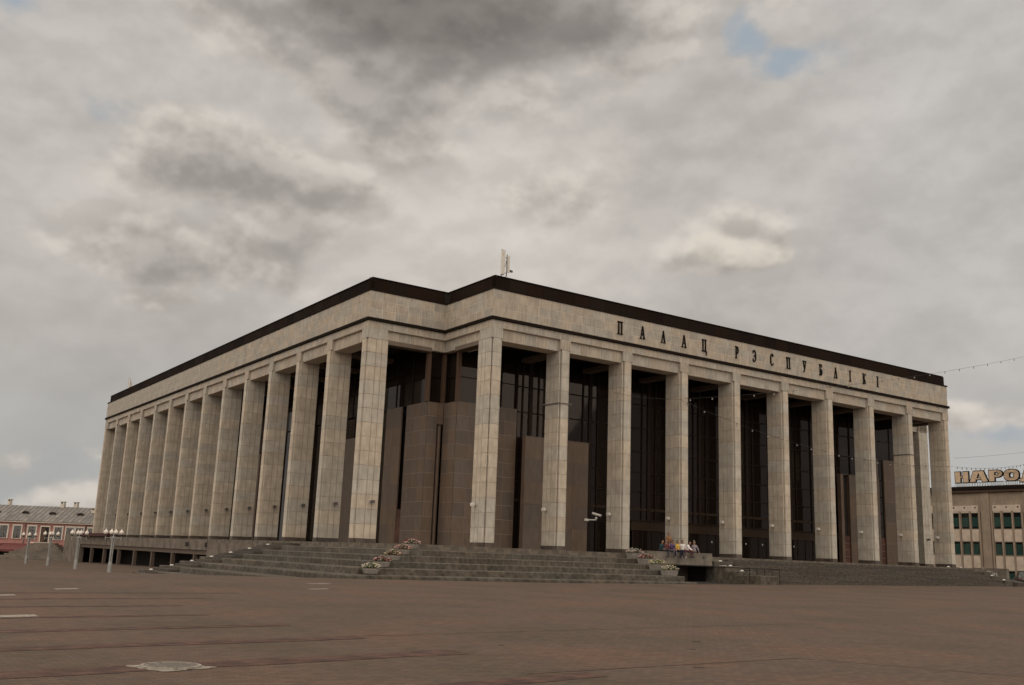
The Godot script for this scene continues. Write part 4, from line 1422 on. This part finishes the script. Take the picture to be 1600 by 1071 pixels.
# ---------------------------------------------------------------- building with roof letters on the right
func far_building() -> void:
	# built in its own axes: x runs to the right along the front, z out of it
	var org := Vector3(105, 0, 0)
	var turn := -PI / 2
	var h := thing("beige_building", "beige three-storey building with pilasters and pale panels beyond the right end of the stairs", "building", org, turn)
	var x0 := -44.0
	var x1 := 6.0
	box_at("wall", Vector3(x0, -5.0, -16.0), Vector3(x1, 11.35, 0.0), M.plaster, h)
	box_at("cornice", Vector3(x0 - 0.4, 11.352, -16.4), Vector3(x1 + 0.4, 11.75, 0.5), M.bronze_light, h)
	box_at("cornice", Vector3(x0 - 0.6, 11.752, -16.6), Vector3(x1 + 0.6, 12.2, 0.75), M.strip, h)
	box_at("roof", Vector3(x0, 12.202, -16.0), Vector3(x1, 12.3, 0.2), M.roof[1], h)
	# bays of three windows between broad pilasters
	for k in range(-3, 4):
		var c := -28.75 + 6.45 * k
		if c + 3 > x1 or c - 3 < x0:
			continue
		var bay := box_at("bay", Vector3(c - 2.15, -4.0, 0.0), Vector3(c + 2.15, 9.42, 0.05), M.plaster, h)
		var bc := bay.position
		obj("bay_head", box_mesh(Vector3(4.2, 0.86, 0.14)), M.plaster_light, bay, Vector3(0, 9.0 - bc.y, 0.1))
		for q in [-1.7, 0.0, 1.7]:
			obj("round_hole", hole_mesh(), M.dark, bay, Vector3(q, 9.12 - bc.y, 0.16))
		for wx in [-1.62, 0.0, 1.62]:
			var ww: float = 1.12 if wx == 0.0 else 0.94
			var off: float = wx * (0.93 if wx != 0.0 else 1.0)
			for fl in 3:
				var y1: float = [8.3, 4.1, 0.0][fl]
				var y0: float = [6.05, 2.3, -1.8][fl]
				var win := obj("window", box_mesh(Vector3(ww, y1 - y0, 0.04)), M.dark, bay, Vector3(off, (y0 + y1) / 2 - bc.y, 0.05))
				obj("panel", box_mesh(Vector3(ww + 0.16, [0.42, 1.72, 2.0][fl], 0.08)), M.plaster_light, bay, Vector3(off, y1 + [0.26, 0.95, 1.1][fl] - bc.y + 0.0, 0.09))
				obj("blind", box_mesh(Vector3(ww - 0.1, (y1 - y0) * (0.6 if fl == 0 else 0.85), 0.02)), M.green_blind, bay, Vector3(off, y0 + (y1 - y0) * 0.42 - bc.y, 0.085))
				obj("pane", box_mesh(Vector3(ww - 0.04, y1 - y0 - 0.04, 0.01)), M.window, bay, Vector3(off, (y0 + y1) / 2 - bc.y, 0.115))
		for px in [-2.28, -0.82, 0.82, 2.28]:
			obj("mullion_rib", box_mesh(Vector3(0.22, 12.0, 0.22)), M.plaster, bay, Vector3(px, 2.5 - bc.y, 0.11))
	for k in range(-3, 5):
		var c := -28.75 + 6.45 * k - 3.22
		if c > x1 - 1 or c < x0 + 1:
			continue
		box_at("pilaster", Vector3(c - 0.65, -5.0, 0.001), Vector3(c + 0.65, 11.35, 0.16), M.plaster, h)
	# roof letters on their frame: two words' beginnings as far as the picture shows
	var spans := [[-30.35, -28.15], [-27.95, -25.1], [-24.95, -22.85], [-22.6, -20.4], [-20.25, -17.3]]
	var names := ["leftmost orange roof letter, beside the palace's last pillar", "second orange roof letter, shaped like an A", "third orange roof letter, with one round bowl", "round fourth orange roof letter, shaped like an O", "orange roof letter cut by the picture's right edge"]
	var pieces := roof_letter_shapes()
	for i in 5:
		var s := thing("roof_letter", names[i], "sign letter", org + Vector3(0, 12.3, 0), turn, "orange letters on the beige building's roof")
		var xa: float = spans[i][0]
		var w: float = spans[i][1] - xa
		var back := MB.new()
		var face := MB.new()
		for p in pieces[i]:
			var poly := PackedVector2Array()
			for q in p:
				poly.append(Vector2(xa + q.x * w, 0.64 + q.y * 1.62))
			plate(back, grown(poly, 0.10), -0.62, -0.40)
			plate(face, grown(poly, -0.02), -0.40, -0.34)
		obj("backing", back.mesh(), M.letter, s)
		obj("face", face.mesh(), M.orange, s)
		var m := MB.new()
		for k in 7:
			var x: float = xa + w * (k + 0.2) / 7.0
			m.tube([Vector3(x, -0.1, -0.9), Vector3(x + 0.16, 0.66, -0.5)], [0.03], 4)
			m.tube([Vector3(x, -0.1, 0.1), Vector3(x + 0.08, 0.66, -0.5)], [0.03], 4)
		m.tube([Vector3(xa - 0.1, 0.60, -0.52), Vector3(xa + w + 0.1, 0.60, -0.52)], [0.04], 4)
		m.tube([Vector3(xa - 0.1, 1.6, -0.7), Vector3(xa + w + 0.1, 1.6, -0.7)], [0.03], 4)
		obj("support_frame", m.mesh(), M.steel, s)

func plate(m: MB, poly: PackedVector2Array, z0: float, z1: float) -> void: # poly in (x, y), convex
	var pts := poly.duplicate()
	if Geometry2D.is_polygon_clockwise(pts):
		pts.reverse()
	# this order runs counter-clockwise seen from the front
	var k := pts.size()
	for i in k:
		var a := pts[i]
		var b := pts[(i + 1) % k]
		m.quad(Vector3(a.x, a.y, z1), Vector3(a.x, a.y, z0), Vector3(b.x, b.y, z0), Vector3(b.x, b.y, z1))
	for i in range(1, k - 1):
		m.tri(Vector3(pts[0].x, pts[0].y, z1), Vector3(pts[i].x, pts[i].y, z1), Vector3(pts[i + 1].x, pts[i + 1].y, z1))
		m.tri(Vector3(pts[0].x, pts[0].y, z0), Vector3(pts[i + 1].x, pts[i + 1].y, z0), Vector3(pts[i].x, pts[i].y, z0))

func rect(x0: float, y0: float, x1: float, y1: float) -> Array:
	return [Vector2(x0, y0), Vector2(x1, y0), Vector2(x1, y1), Vector2(x0, y1)]

func roof_letter_shapes() -> Array: # heavy slab capitals in a unit box, as convex pieces
	var n := [rect(0.03, 0, 0.42, 1), rect(0.62, 0, 1.0, 1), rect(0.42, 0.46, 0.62, 0.58)]
	var a := [[Vector2(0, 0), Vector2(0.30, 0), Vector2(0.50, 0.82), Vector2(0.52, 1), Vector2(0.22, 1)], [Vector2(0.70, 0), Vector2(1, 0), Vector2(0.76, 1), Vector2(0.50, 1), Vector2(0.50, 0.82)], rect(0.33, 0.22, 0.66, 0.36)]
	var p := [rect(0.03, 0, 0.42, 1)]
	var o := []
	for k in 10:
		var t0 := -PI / 2 + PI * k / 10
		var t1 := -PI / 2 + PI * (k + 1) / 10
		p.append([Vector2(0.55 + cos(t0) * 0.12, 0.68 + sin(t0) * 0.13), Vector2(0.62 + cos(t0) * 0.38, 0.68 + sin(t0) * 0.32), Vector2(0.62 + cos(t1) * 0.38, 0.68 + sin(t1) * 0.32), Vector2(0.55 + cos(t1) * 0.12, 0.68 + sin(t1) * 0.13)])
	p.append(rect(0.42, 0.36, 0.62, 0.55))
	p.append(rect(0.42, 0.81, 0.62, 1.0))
	for k in 20:
		var q := []
		for w in [[k, 0.16, 0.24], [k, 0.5, 0.5], [k + 1, 0.5, 0.5], [k + 1, 0.16, 0.24]]:
			var t: float = TAU * w[0] / 20
			q.append(Vector2(0.5 + signf(cos(t)) * pow(absf(cos(t)), 0.75) * w[1], 0.5 + signf(sin(t)) * pow(absf(sin(t)), 0.75) * w[2]))
		o.append(q)
	var d := [[Vector2(0.10, 0.16), Vector2(0.40, 0.16), Vector2(0.50, 0.85), Vector2(0.50, 1), Vector2(0.26, 1)], rect(0.50, 0.86, 0.62, 1.0), rect(0.62, 0.16, 0.90, 1.0), rect(0, -0.14, 1, 0.16)]
	return [n, a, p, o, d]

func hole_mesh() -> Mesh:
	if not boxes.has("hole"):
		var m := MB.new()
		m.tube([Vector3(0, 0, -0.02), Vector3(0, 0, 0.025)], [0.13], 10)
		boxes["hole"] = m.mesh()
	return boxes["hole"]

# ---------------------------------------------------------------- cables with bulbs
func cable(label: String, a: Vector3, e: Vector3, sag: float, bulbs: int) -> void:
	var o := thing("festoon_cable", label, "cable", Vector3.ZERO, 0.0, "festoon cables strung before the palace")
	var path := []
	for i in 41:
		var t := i / 40.0
		path.append(a.lerp(e, t) - Vector3(0, sag * 4.0 * t * (1 - t), 0))
	var m := MB.new()
	m.tube(path, [0.011], 5)
	obj("wire", m.mesh(), M.cable, o)
	for i in bulbs:
		var t := (i + 0.5) / bulbs
		var p := a.lerp(e, t) - Vector3(0, sag * 4.0 * t * (1 - t), 0)
		if not boxes.has("socket"):
			m = MB.new()
			m.lathe([Vector2(0.03, -0.10), Vector2(0.035, -0.09), Vector2(0.035, 0.0), Vector2(0.0, 0.01)], 6)
			boxes["socket"] = m.mesh()
			m = MB.new()
			m.lathe([Vector2(0.0, -0.22), Vector2(0.04, -0.20), Vector2(0.06, -0.15), Vector2(0.03, -0.10)], 8)
			boxes["bulb"] = m.mesh()
		var s := obj("bulb_socket", boxes["socket"], M.cable, o, p)
		obj("bulb", boxes["bulb"], M.bulb, s)

func cables() -> void:
	var node := Vector3(17.75, 12.05, 0.12)
	cable("cable with bulbs rising to the right across the gilded-letter frieze".replace("gilded-letter", "lettered"), node, Vector3(80.0, 26.2, 4.0), 1.1, 27)
	cable("cable with bulbs sagging across the right-hand pillars", node, Vector3(54.5, 9.75, 0.5), 1.45, 20)
	cable("distant cable with bulbs before the roof letters on the right", Vector3(55.1, 9.75, 0.3), Vector3(104.0, 18.6, -9.0), 1.6, 40)
	cable("thin bare wire leaving the cable knot towards the left", Vector3(11.0, 11.75, 0.12), node, 0.15, 0)
	cable("thin bare wire level in the sky above the roof letters", Vector3(55.1, 10.6, 0.3), Vector3(112.0, 18.6, -14.0), 0.3, 0)

# ---------------------------------------------------------------- people
func field_mesh(m: MB, prims: Array, cell: float, k: float) -> void:
	# surface of rounded cones [a, b, ra, rb, colour] joined smoothly, by surface nets
	var lo := Vector3.ONE * 1e9
	var hi := -lo
	for p in prims:
		var r: float = maxf(p[2], p[3])
		lo = lo.min(p[0] - Vector3.ONE * r).min(p[1] - Vector3.ONE * r)
		hi = hi.max(p[0] + Vector3.ONE * r).max(p[1] + Vector3.ONE * r)
	lo -= Vector3.ONE * cell * 2.5
	hi += Vector3.ONE * cell * 2.5
	var nx := int((hi.x - lo.x) / cell) + 2
	var ny := int((hi.y - lo.y) / cell) + 2
	var nz := int((hi.z - lo.z) / cell) + 2
	var d := PackedFloat32Array()
	d.resize(nx * ny * nz)
	d.fill(9.0)
	var own := PackedInt32Array()
	own.resize(d.size())
	var best := d.duplicate()
	for pi in prims.size():
		var p: Array = prims[pi]
		var a: Vector3 = p[0]
		var ba: Vector3 = p[1] - a
		var ra: float = p[2]
		var rb: float = p[3]
		var bb := maxf(ba.dot(ba), 1e-8)
		var mrg := maxf(ra, rb) + cell * 2.0 + k
		var i0 := ((a.min(p[1]) - Vector3.ONE * mrg - lo) / cell).floor().max(Vector3.ZERO)
		var i1 := ((a.max(p[1]) + Vector3.ONE * mrg - lo) / cell).ceil().min(Vector3(nx - 1, ny - 1, nz - 1))
		for z in range(int(i0.z), int(i1.z) + 1):
			for y in range(int(i0.y), int(i1.y) + 1):
				for x in range(int(i0.x), int(i1.x) + 1):
					var q := lo + Vector3(x, y, z) * cell - a
					var t := clampf(q.dot(ba) / bb, 0.0, 1.0)
					var di := (q - ba * t).length() - lerpf(ra, rb, t)
					var id := (z * ny + y) * nx + x
					var e := d[id]
					var h := maxf(k - absf(e - di), 0.0) / k
					d[id] = minf(e, di) - h * h * k * 0.25
					if di < best[id]:
						best[id] = di
						own[id] = pi
	var vid := {}
	var pos := PackedVector3Array()
	var nor := PackedVector3Array()
	var col := PackedColorArray()
	var sx := 1
	var sy := nx
	var sz := nx * ny
	var offs := [0, sx, sy, sx + sy, sz, sx + sz, sy + sz, sx + sy + sz]
	var corner := [Vector3(0, 0, 0), Vector3(1, 0, 0), Vector3(0, 1, 0), Vector3(1, 1, 0), Vector3(0, 0, 1), Vector3(1, 0, 1), Vector3(0, 1, 1), Vector3(1, 1, 1)]
	var edges := [[0, 1], [2, 3], [4, 5], [6, 7], [0, 2], [1, 3], [4, 6], [5, 7], [0, 4], [1, 5], [2, 6], [3, 7]]
	for z in nz - 1:
		for y in ny - 1:
			for x in nx - 1:
				var id := z * sz + y * sy + x
				var d0 := d[id]
				if d0 > cell * 3.0:
					continue
				var s0 := d0 < 0.0
				var cross := false
				for o in offs:
					if (d[id + o] < 0.0) != s0:
						cross = true
						break
				if not cross:
					continue
				var sum := Vector3.ZERO
				var cnt := 0
				for e in edges:
					var va := d[id + offs[e[0]]]
					var vb := d[id + offs[e[1]]]
					if (va < 0.0) != (vb < 0.0):
						var ca: Vector3 = corner[e[0]]
						sum += ca.lerp(corner[e[1]], va / (va - vb))
						cnt += 1
				vid[id] = pos.size()
				pos.append(lo + (Vector3(x, y, z) + sum / cnt) * cell)
				nor.append(Vector3(d[id + sx] - d0 + d[id + 7 * 0 + sx + sy + sz] - d[id + sy + sz], d[id + sy] - d0 + d[id + sx + sy + sz] - d[id + sx + sz], d[id + sz] - d0 + d[id + sx + sy + sz] - d[id + sx + sy]).normalized())
				col.append(prims[own[id]][4])
	for id in vid:
		var d0 := d[id]
		for ax in 3:
			var st: int = [sx, sy, sz][ax]
			var u: int = [sy, sz, sx][ax]
			var w: int = [sz, sx, sy][ax]
			var d1 := d[id + st]
			if (d0 < 0.0) == (d1 < 0.0):
				continue
			if not (vid.has(id - u) and vid.has(id - w) and vid.has(id - u - w)):
				continue
			var q := [vid[id], vid[id - u], vid[id - u - w], vid[id - w]]
			if d0 >= 0.0:
				q.reverse()
			# one side of the sheet faces out
			for t in [[0, 1, 2], [0, 2, 3]]:
				m.col = col[q[t[0]]]
				m.tri_n(pos[q[t[0]]], pos[q[t[1]]], pos[q[t[2]]], nor[q[t[0]]], nor[q[t[1]]], nor[q[t[2]]])

func hand(m: MB, wrist: Vector3, dir: Vector3, side: float, skin: Color) -> void:
	# palm, four curled fingers and a thumb
	var f := dir.normalized()
	var across := f.cross(Vector3.UP if absf(f.y) < 0.8 else Vector3.BACK).normalized() * side
	var down := across.cross(f).normalized() * side
	if down.y > 0:
		down = -down
	var pr := [[wrist, wrist + f * 0.035, 0.024, 0.026, skin], [wrist + f * 0.03 - across * 0.02, wrist + f * 0.085 - across * 0.024, 0.018, 0.014, skin], [wrist + f * 0.03 + across * 0.02, wrist + f * 0.085 + across * 0.024, 0.018, 0.014, skin]]
	var lens := [0.062, 0.072, 0.068, 0.052]
	for i in 4:
		var r := wrist + f * 0.088 + across * (0.030 - 0.02 * i)
		var k: Vector3 = r + (f * 0.8 + down * 0.6).normalized() * lens[i] * 0.5
		pr.append([r, k, 0.0095, 0.0085, skin])
		pr.append([k, k + (f * 0.2 + down).normalized() * lens[i] * 0.5, 0.0085, 0.007, skin])
	var tb := wrist + f * 0.03 + across * 0.034
	pr.append([tb, tb + (f * 0.7 + across * 0.7).normalized() * 0.035, 0.011, 0.010, skin])
	pr.append([tb + (f * 0.7 + across * 0.7).normalized() * 0.035, tb + (f + down * 0.3 + across * 0.3).normalized() * 0.065, 0.010, 0.008, skin])
	field_mesh(m, pr, 0.0065, 0.006)

func body(pose: String, top: Color, legs: Color, shoe: Color, skin: Color, bare_arms: bool, hair: Color) -> Array:
	# seat or feet at the origin, facing +z; returns [body mesh, hair mesh, head place]
	var m := MB.new()
	var arm := skin if bare_arms else top
	var hip := Vector3(0, 0.10, 0)
	var lean := 0.0
	if pose == "stand":
		hip = Vector3(0, 0.78, 0)
	elif pose == "lean":
		lean = 0.16
	elif pose == "slump":
		lean = 0.10
	var waist := hip + Vector3(0, 0.16, lean * 0.2)
	var chest := hip + Vector3(0, 0.33, lean * 0.75)
	var neck := hip + Vector3(0, 0.47, lean * 1.1)
	var head := neck + Vector3(0, 0.16, 0.035 + lean * 0.25)
	var pr := []
	pr.append([hip + Vector3(-0.075, -0.01, 0), hip + Vector3(0.075, -0.01, 0), 0.105, 0.105, legs])
	pr.append([hip + Vector3(0, 0.05, 0), waist, 0.125, 0.115, top])
	pr.append([waist, chest, 0.118, 0.125, top])
	pr.append([chest + Vector3(-0.07, 0, 0), chest + Vector3(0.07, 0, 0), 0.105, 0.105, top])
	pr.append([chest + Vector3(-0.13, 0.085, 0), chest + Vector3(0.13, 0.085, 0), 0.062, 0.062, top])
	pr.append([chest + Vector3(0, 0.08, 0), neck + Vector3(0, 0.05, 0.01), 0.055, 0.05, skin])
	var feet := []
	for s in [-1.0, 1.0]:
		var sh := chest + Vector3(0.165 * s, 0.085, 0)
		var el := sh + Vector3(0.055 * s, -0.26, 0.03)
		var wr := el + Vector3(-0.06 * s, -0.09, 0.21)
		if pose == "stand":
			wr = el + Vector3(-0.10 * s, 0.08, 0.20)
		elif pose == "lean":
			el = sh + Vector3(0.03 * s, -0.22, 0.13)
			wr = el + Vector3(-0.09 * s, -0.10, 0.19)
		elif pose == "side" and s > 0:
			el = sh + Vector3(0.10, -0.25, -0.08)
			wr = el + Vector3(0.06, -0.20, -0.02)
		pr.append([sh, el, 0.052, 0.043, top])
		pr.append([el, wr, 0.041, 0.030, arm])
		var hp := hip + Vector3(0.09 * s, -0.01, 0.02)
		var kn := hip + Vector3(0.105 * s, 0.01, 0.43)
		var an := kn + Vector3(0.01 * s, -0.43, -0.02 + 0.07 * s)
		if pose == "stand":
			kn = hip + Vector3(0.09 * s, -0.37, 0.02)
			an = kn + Vector3(0, -0.35, -0.03)
		elif pose == "side":
			an = kn + Vector3(-0.03 * s, -0.40, -0.12)
		pr.append([hp, kn, 0.088, 0.060, legs])
		pr.append([kn, an, 0.058, 0.040, legs])
		pr.append([an + Vector3(0, -0.035, -0.02), an + Vector3(0.01 * s, -0.055, 0.13), 0.042, 0.036, shoe])
		feet.append([wr, (wr - el), s])
	field_mesh(m, pr, 0.024, 0.045)
	for f in feet:
		hand(m, f[0], f[1], f[2], skin)
	# head: skull, jaw, nose, ears, brow, lips and eyes
	var lip := Color(skin.r * 0.75, skin.g * 0.5, skin.b * 0.5)
	var eye := Color(0.02, 0.015, 0.012)
	var hd := [[head + Vector3(0, 0.035, -0.015), head + Vector3(0, 0.03, 0.012), 0.085, 0.082, skin],
		[head + Vector3(0, -0.01, 0.015), head + Vector3(0, -0.062, 0.045), 0.070, 0.040, skin],
		[neck, head + Vector3(0, -0.03, -0.01), 0.05, 0.05, skin],
		[head + Vector3(0, 0.018, 0.088), head + Vector3(0, -0.018, 0.102), 0.009, 0.014, skin],
		[head + Vector3(-0.02, -0.045, 0.082), head + Vector3(0.02, -0.045, 0.082), 0.007, 0.007, lip]]
	for s in [-1.0, 1.0]:
		hd.append([head + Vector3(0.085 * s, 0.01, -0.01), head + Vector3(0.088 * s, -0.025, -0.005), 0.016, 0.011, skin])
		hd.append([head + Vector3(0.020 * s, 0.034, 0.086), head + Vector3(0.048 * s, 0.032, 0.076), 0.009, 0.008, hair])
		hd.append([head + Vector3(0.032 * s, 0.012, 0.080), head + Vector3(0.034 * s, 0.012, 0.080), 0.010, 0.010, eye])
	field_mesh(m, hd, 0.0085, 0.014)
	var hm := MB.new()
	var hp2 := [[head + Vector3(0, 0.060, -0.025), head + Vector3(0, 0.062, 0.005), 0.082, 0.076, hair],
		[head + Vector3(-0.04, 0.01, -0.055), head + Vector3(0.04, 0.01, -0.055), 0.062, 0.062, hair]]
	if hair.b > 0.001 and bare_arms == false:
		hp2.append([head + Vector3(0, -0.02, -0.07), head + Vector3(0, -0.13, -0.085), 0.058, 0.04, hair])
	field_mesh(hm, hp2, 0.014, 0.03)
	return [m.mesh(), hm.mesh()]

func people() -> void:
	var sk := Color(0.27, 0.15, 0.10)
	var bl := Color(0.012, 0.010, 0.009)
	var br := Color(0.045, 0.024, 0.014)
	var jeans := Color(0.022, 0.026, 0.040)
	var black := Color(0.02, 0.02, 0.022)
	var wht := Color(0.50, 0.485, 0.47)
	var list := [
		["person in a dark teal top sitting leftmost on the underpass parapet", "lean", Color(0.010, 0.035, 0.042), black, black, false, br, 12.95, 3.2, -0.5],
		["person in a maroon top sitting second from the left on the parapet", "sit", Color(0.10, 0.030, 0.030), jeans, black, false, br, 13.28, 3.45, -0.3],
		["person in a purple top leaning forward on the underpass parapet", "lean", Color(0.055, 0.030, 0.090), Color(0.10, 0.08, 0.10), black, false, bl, 13.60, 3.58, -0.2],
		["person in a pale pinkish top sitting between the purple and yellow ones", "sit", Color(0.24, 0.16, 0.155), jeans, wht, true, bl, 13.90, 3.36, 0.1],
		["person in a bright yellow top sitting mid-row on the parapet", "sit", Color(0.45, 0.28, 0.04), jeans, black, true, bl, 14.25, 3.58, 0.0],
		["person in an orange-brown top standing behind the seated row", "stand", Color(0.17, 0.080, 0.035), jeans, black, true, bl, 14.32, 2.6, 0.2],
		["person in a white shirt with dark hair sitting right of the yellow one", "sit", wht, Color(0.07, 0.03, 0.04), wht, true, bl, 14.74, 3.55, -0.1],
		["person in white bowing over their knees at the seated row's right end", "lean", Color(0.60, 0.56, 0.57), Color(0.08, 0.03, 0.035), jeans, false, bl, 15.16, 3.58, 0.15],
		["person in a grey lilac jacket sitting alone right of the group", "side", Color(0.22, 0.185, 0.20), Color(0.12, 0.10, 0.10), black, false, Color(0.05, 0.04, 0.035), 16.15, 3.35, -1.1]]
	for q in list:
		var r := body(q[1], q[2], q[3], q[4], sk, q[5], q[6])
		var y := 0.225
		if q[1] == "stand":
			y = 0.10
		var p := obj("person", r[0], M.painted, null, Vector3(q[7], y, q[8]), q[9])
		p.scale = Vector3.ONE * [0.9, 0.97, 0.92, 0.98, 0.94, 0.96, 1.0, 0.9, 0.97][list.find(q)]
		p.rotation.y += [0.5, -0.35, 0.3, -0.5, 0.15, -0.6, -0.45, 0.35, -0.2][list.find(q)]
		tag(p, q[0], "person", "people gathered on the underpass parapet")
		obj("hair", r[1], M.painted, p)

# ---------------------------------------------------------------- car beyond the stairs
func car() -> void:
	var at := Vector3(60.6, ground(60.6, 3.6), 3.6)
	var o := thing("parked_car", "dark grey parked car half hidden beyond the graffiti wall, at the right edge", "car", at, deg_to_rad(35))
	var prof := [Vector2(-2.1, 0.35), Vector2(-2.15, 0.62), Vector2(-1.9, 0.86), Vector2(-1.25, 0.92), Vector2(1.0, 0.92), Vector2(1.95, 0.80), Vector2(2.15, 0.58), Vector2(2.1, 0.32)]
	var m := MB.new()
	car_shell(m, prof, 0.85, 0.80)
	obj("body", m.mesh(), M.car, o)
	m = MB.new()
	car_shell(m, [Vector2(-1.6, 0.9), Vector2(-1.05, 1.40), Vector2(0.25, 1.43), Vector2(1.0, 0.9)], 0.76, 0.58)
	obj("cabin", m.mesh(), M.window, o)
	m = MB.new()
	m.box(Vector3(-1.05, 1.38, -0.6), Vector3(0.25, 1.47, 0.6))
	obj("roof", m.mesh(), M.car, o)
	for x in [-1.3, 1.3]:
		for s in [-1, 1]:
			m = MB.new()
			m.tube([Vector3(x, 0.32, 0.70 * s), Vector3(x, 0.32, 0.87 * s)], [0.32], 16)
			var w := obj("wheel", m.mesh(), M.dark, o)
			m = MB.new()
			m.tube([Vector3(x, 0.32, 0.86 * s), Vector3(x, 0.32, 0.885 * s)], [0.19], 12)
			obj("rim", m.mesh(), M.lamp, w)
	for s in [-1, 1]:
		box_at("headlight", Vector3(1.98, 0.58, 0.62 * s - 0.16), Vector3(2.13, 0.72, 0.62 * s + 0.16), M.white, o)
		box_at("tail_light", Vector3(-2.16, 0.62, 0.66 * s - 0.12), Vector3(-2.02, 0.78, 0.66 * s + 0.12), M.awning, o)

func car_shell(m: MB, prof: Array, w0: float, w1: float) -> void:
	var lo := 99.0
	var hi := -99.0
	for p in prof:
		lo = minf(lo, p.y)
		hi = maxf(hi, p.y)
	var k := prof.size()
	var l := []
	var r := []
	for p in prof:
		var w := lerpf(w0, w1, (p.y - lo) / (hi - lo))
		l.append(Vector3(p.x, p.y, -w))
		r.append(Vector3(p.x, p.y, w))
	for i in k:
		var j := (i + 1) % k
		m.quad(r[j], r[i], l[i], l[j])
	for i in range(1, k - 1):
		m.tri(r[0], r[i + 1], r[i])
		m.tri(l[0], l[i], l[i + 1])

# ---------------------------------------------------------------- small things
func details() -> void:
	# mobile antennas on the roof
	for i in 2:
		var at: Vector3 = [Vector3(2.0, 18.86, -2.0), Vector3(-4.0, 18.86, -86.2 + 1.4)][i]
		var a := thing("roof_antenna", ["pale panel antenna on the roof near the front corner", "small panel antenna on the roof at the far left end"][i], "antenna", at, [0.2, 0.9][i], "panel antennas on the palace roof")
		var m := MB.new()
		m.box(Vector3(-0.15, 0.75, -0.06), Vector3(0.15, 2.62, 0.10))
		obj("panel", m.mesh(), M.antenna, a)
		m = MB.new()
		m.box(Vector3(0.50, 1.05, -0.05), Vector3(0.68, 2.30, 0.06))
		obj("panel", m.mesh(), M.antenna, a)
		m = MB.new()
		m.tube([Vector3(0, 0, -0.12), Vector3(0, 2.72, -0.12)], [0.04], 8)
		m.tube([Vector3(0.53, 0.75, -0.1), Vector3(0.53, 2.42, -0.1)], [0.035], 8)
		for y in [0.98, 2.15]:
			m.tube([Vector3(0, y, -0.12), Vector3(0.53, y, -0.1)], [0.025], 6)
		m.tube([Vector3(0.25, 0.98, -0.12), Vector3(0.5, 2.0, -0.1)], [0.02], 6)
		m.tube([Vector3(0.15, 0, -0.1), Vector3(0.53, 0.9, -0.1)], [0.02], 6)
		for s in [-1, 1]:
			m.tube([Vector3(0.28 * s, 0, 0.1), Vector3(0, 0.55, -0.12)], [0.022], 6)
		obj("mast", m.mesh(), M.steel, a)
		m = MB.new()
		m.tube([Vector3(0.53, 1.15, -0.1), Vector3(0.75, 1.22, 0.0)], [0.02], 6)
		m.box(Vector3(0.72, 1.14, -0.06), Vector3(1.02, 1.28, 0.06))
		obj("beacon", m.mesh(), M.steel, a)
	# security camera on its arm
	var c := thing("security_camera", "white security camera on an arm at the edge of the brown granite slab", "security camera", Vector3(11.75, 2.43, -3.96))
	var m := MB.new()
	m.box(Vector3(-0.05, -0.09, 0.0), Vector3(0.30, 0.09, 0.12))
	m.tube([Vector3(0.25, 0.0, 0.06), Vector3(1.02, 0.03, 0.20)], [0.05], 8)
	obj("arm", m.mesh(), M.white, c)
	m = MB.new()
	m.tube([Vector3(0.98, 0.03, 0.20), Vector3(0.96, 0.26, 0.22)], [0.055], 8)
	m.lathe([Vector2(0.0, 0.08), Vector2(0.10, 0.12), Vector2(0.10, 0.22), Vector2(0.0, 0.25)], 10, Vector3(0.97, 0, 0.21))
	obj("joint", m.mesh(), M.white, c)
	m = MB.new()
	m.tube([Vector3(0.66, 0.52, 0.12), Vector3(1.30, 0.36, 0.40)], [0.10], 10)
	obj("housing", m.mesh(), M.white, c)
	m = MB.new()
	m.tube([Vector3(1.30, 0.36, 0.40), Vector3(1.33, 0.352, 0.415)], [0.07], 10)
	obj("lens", m.mesh(), M.dark, c)
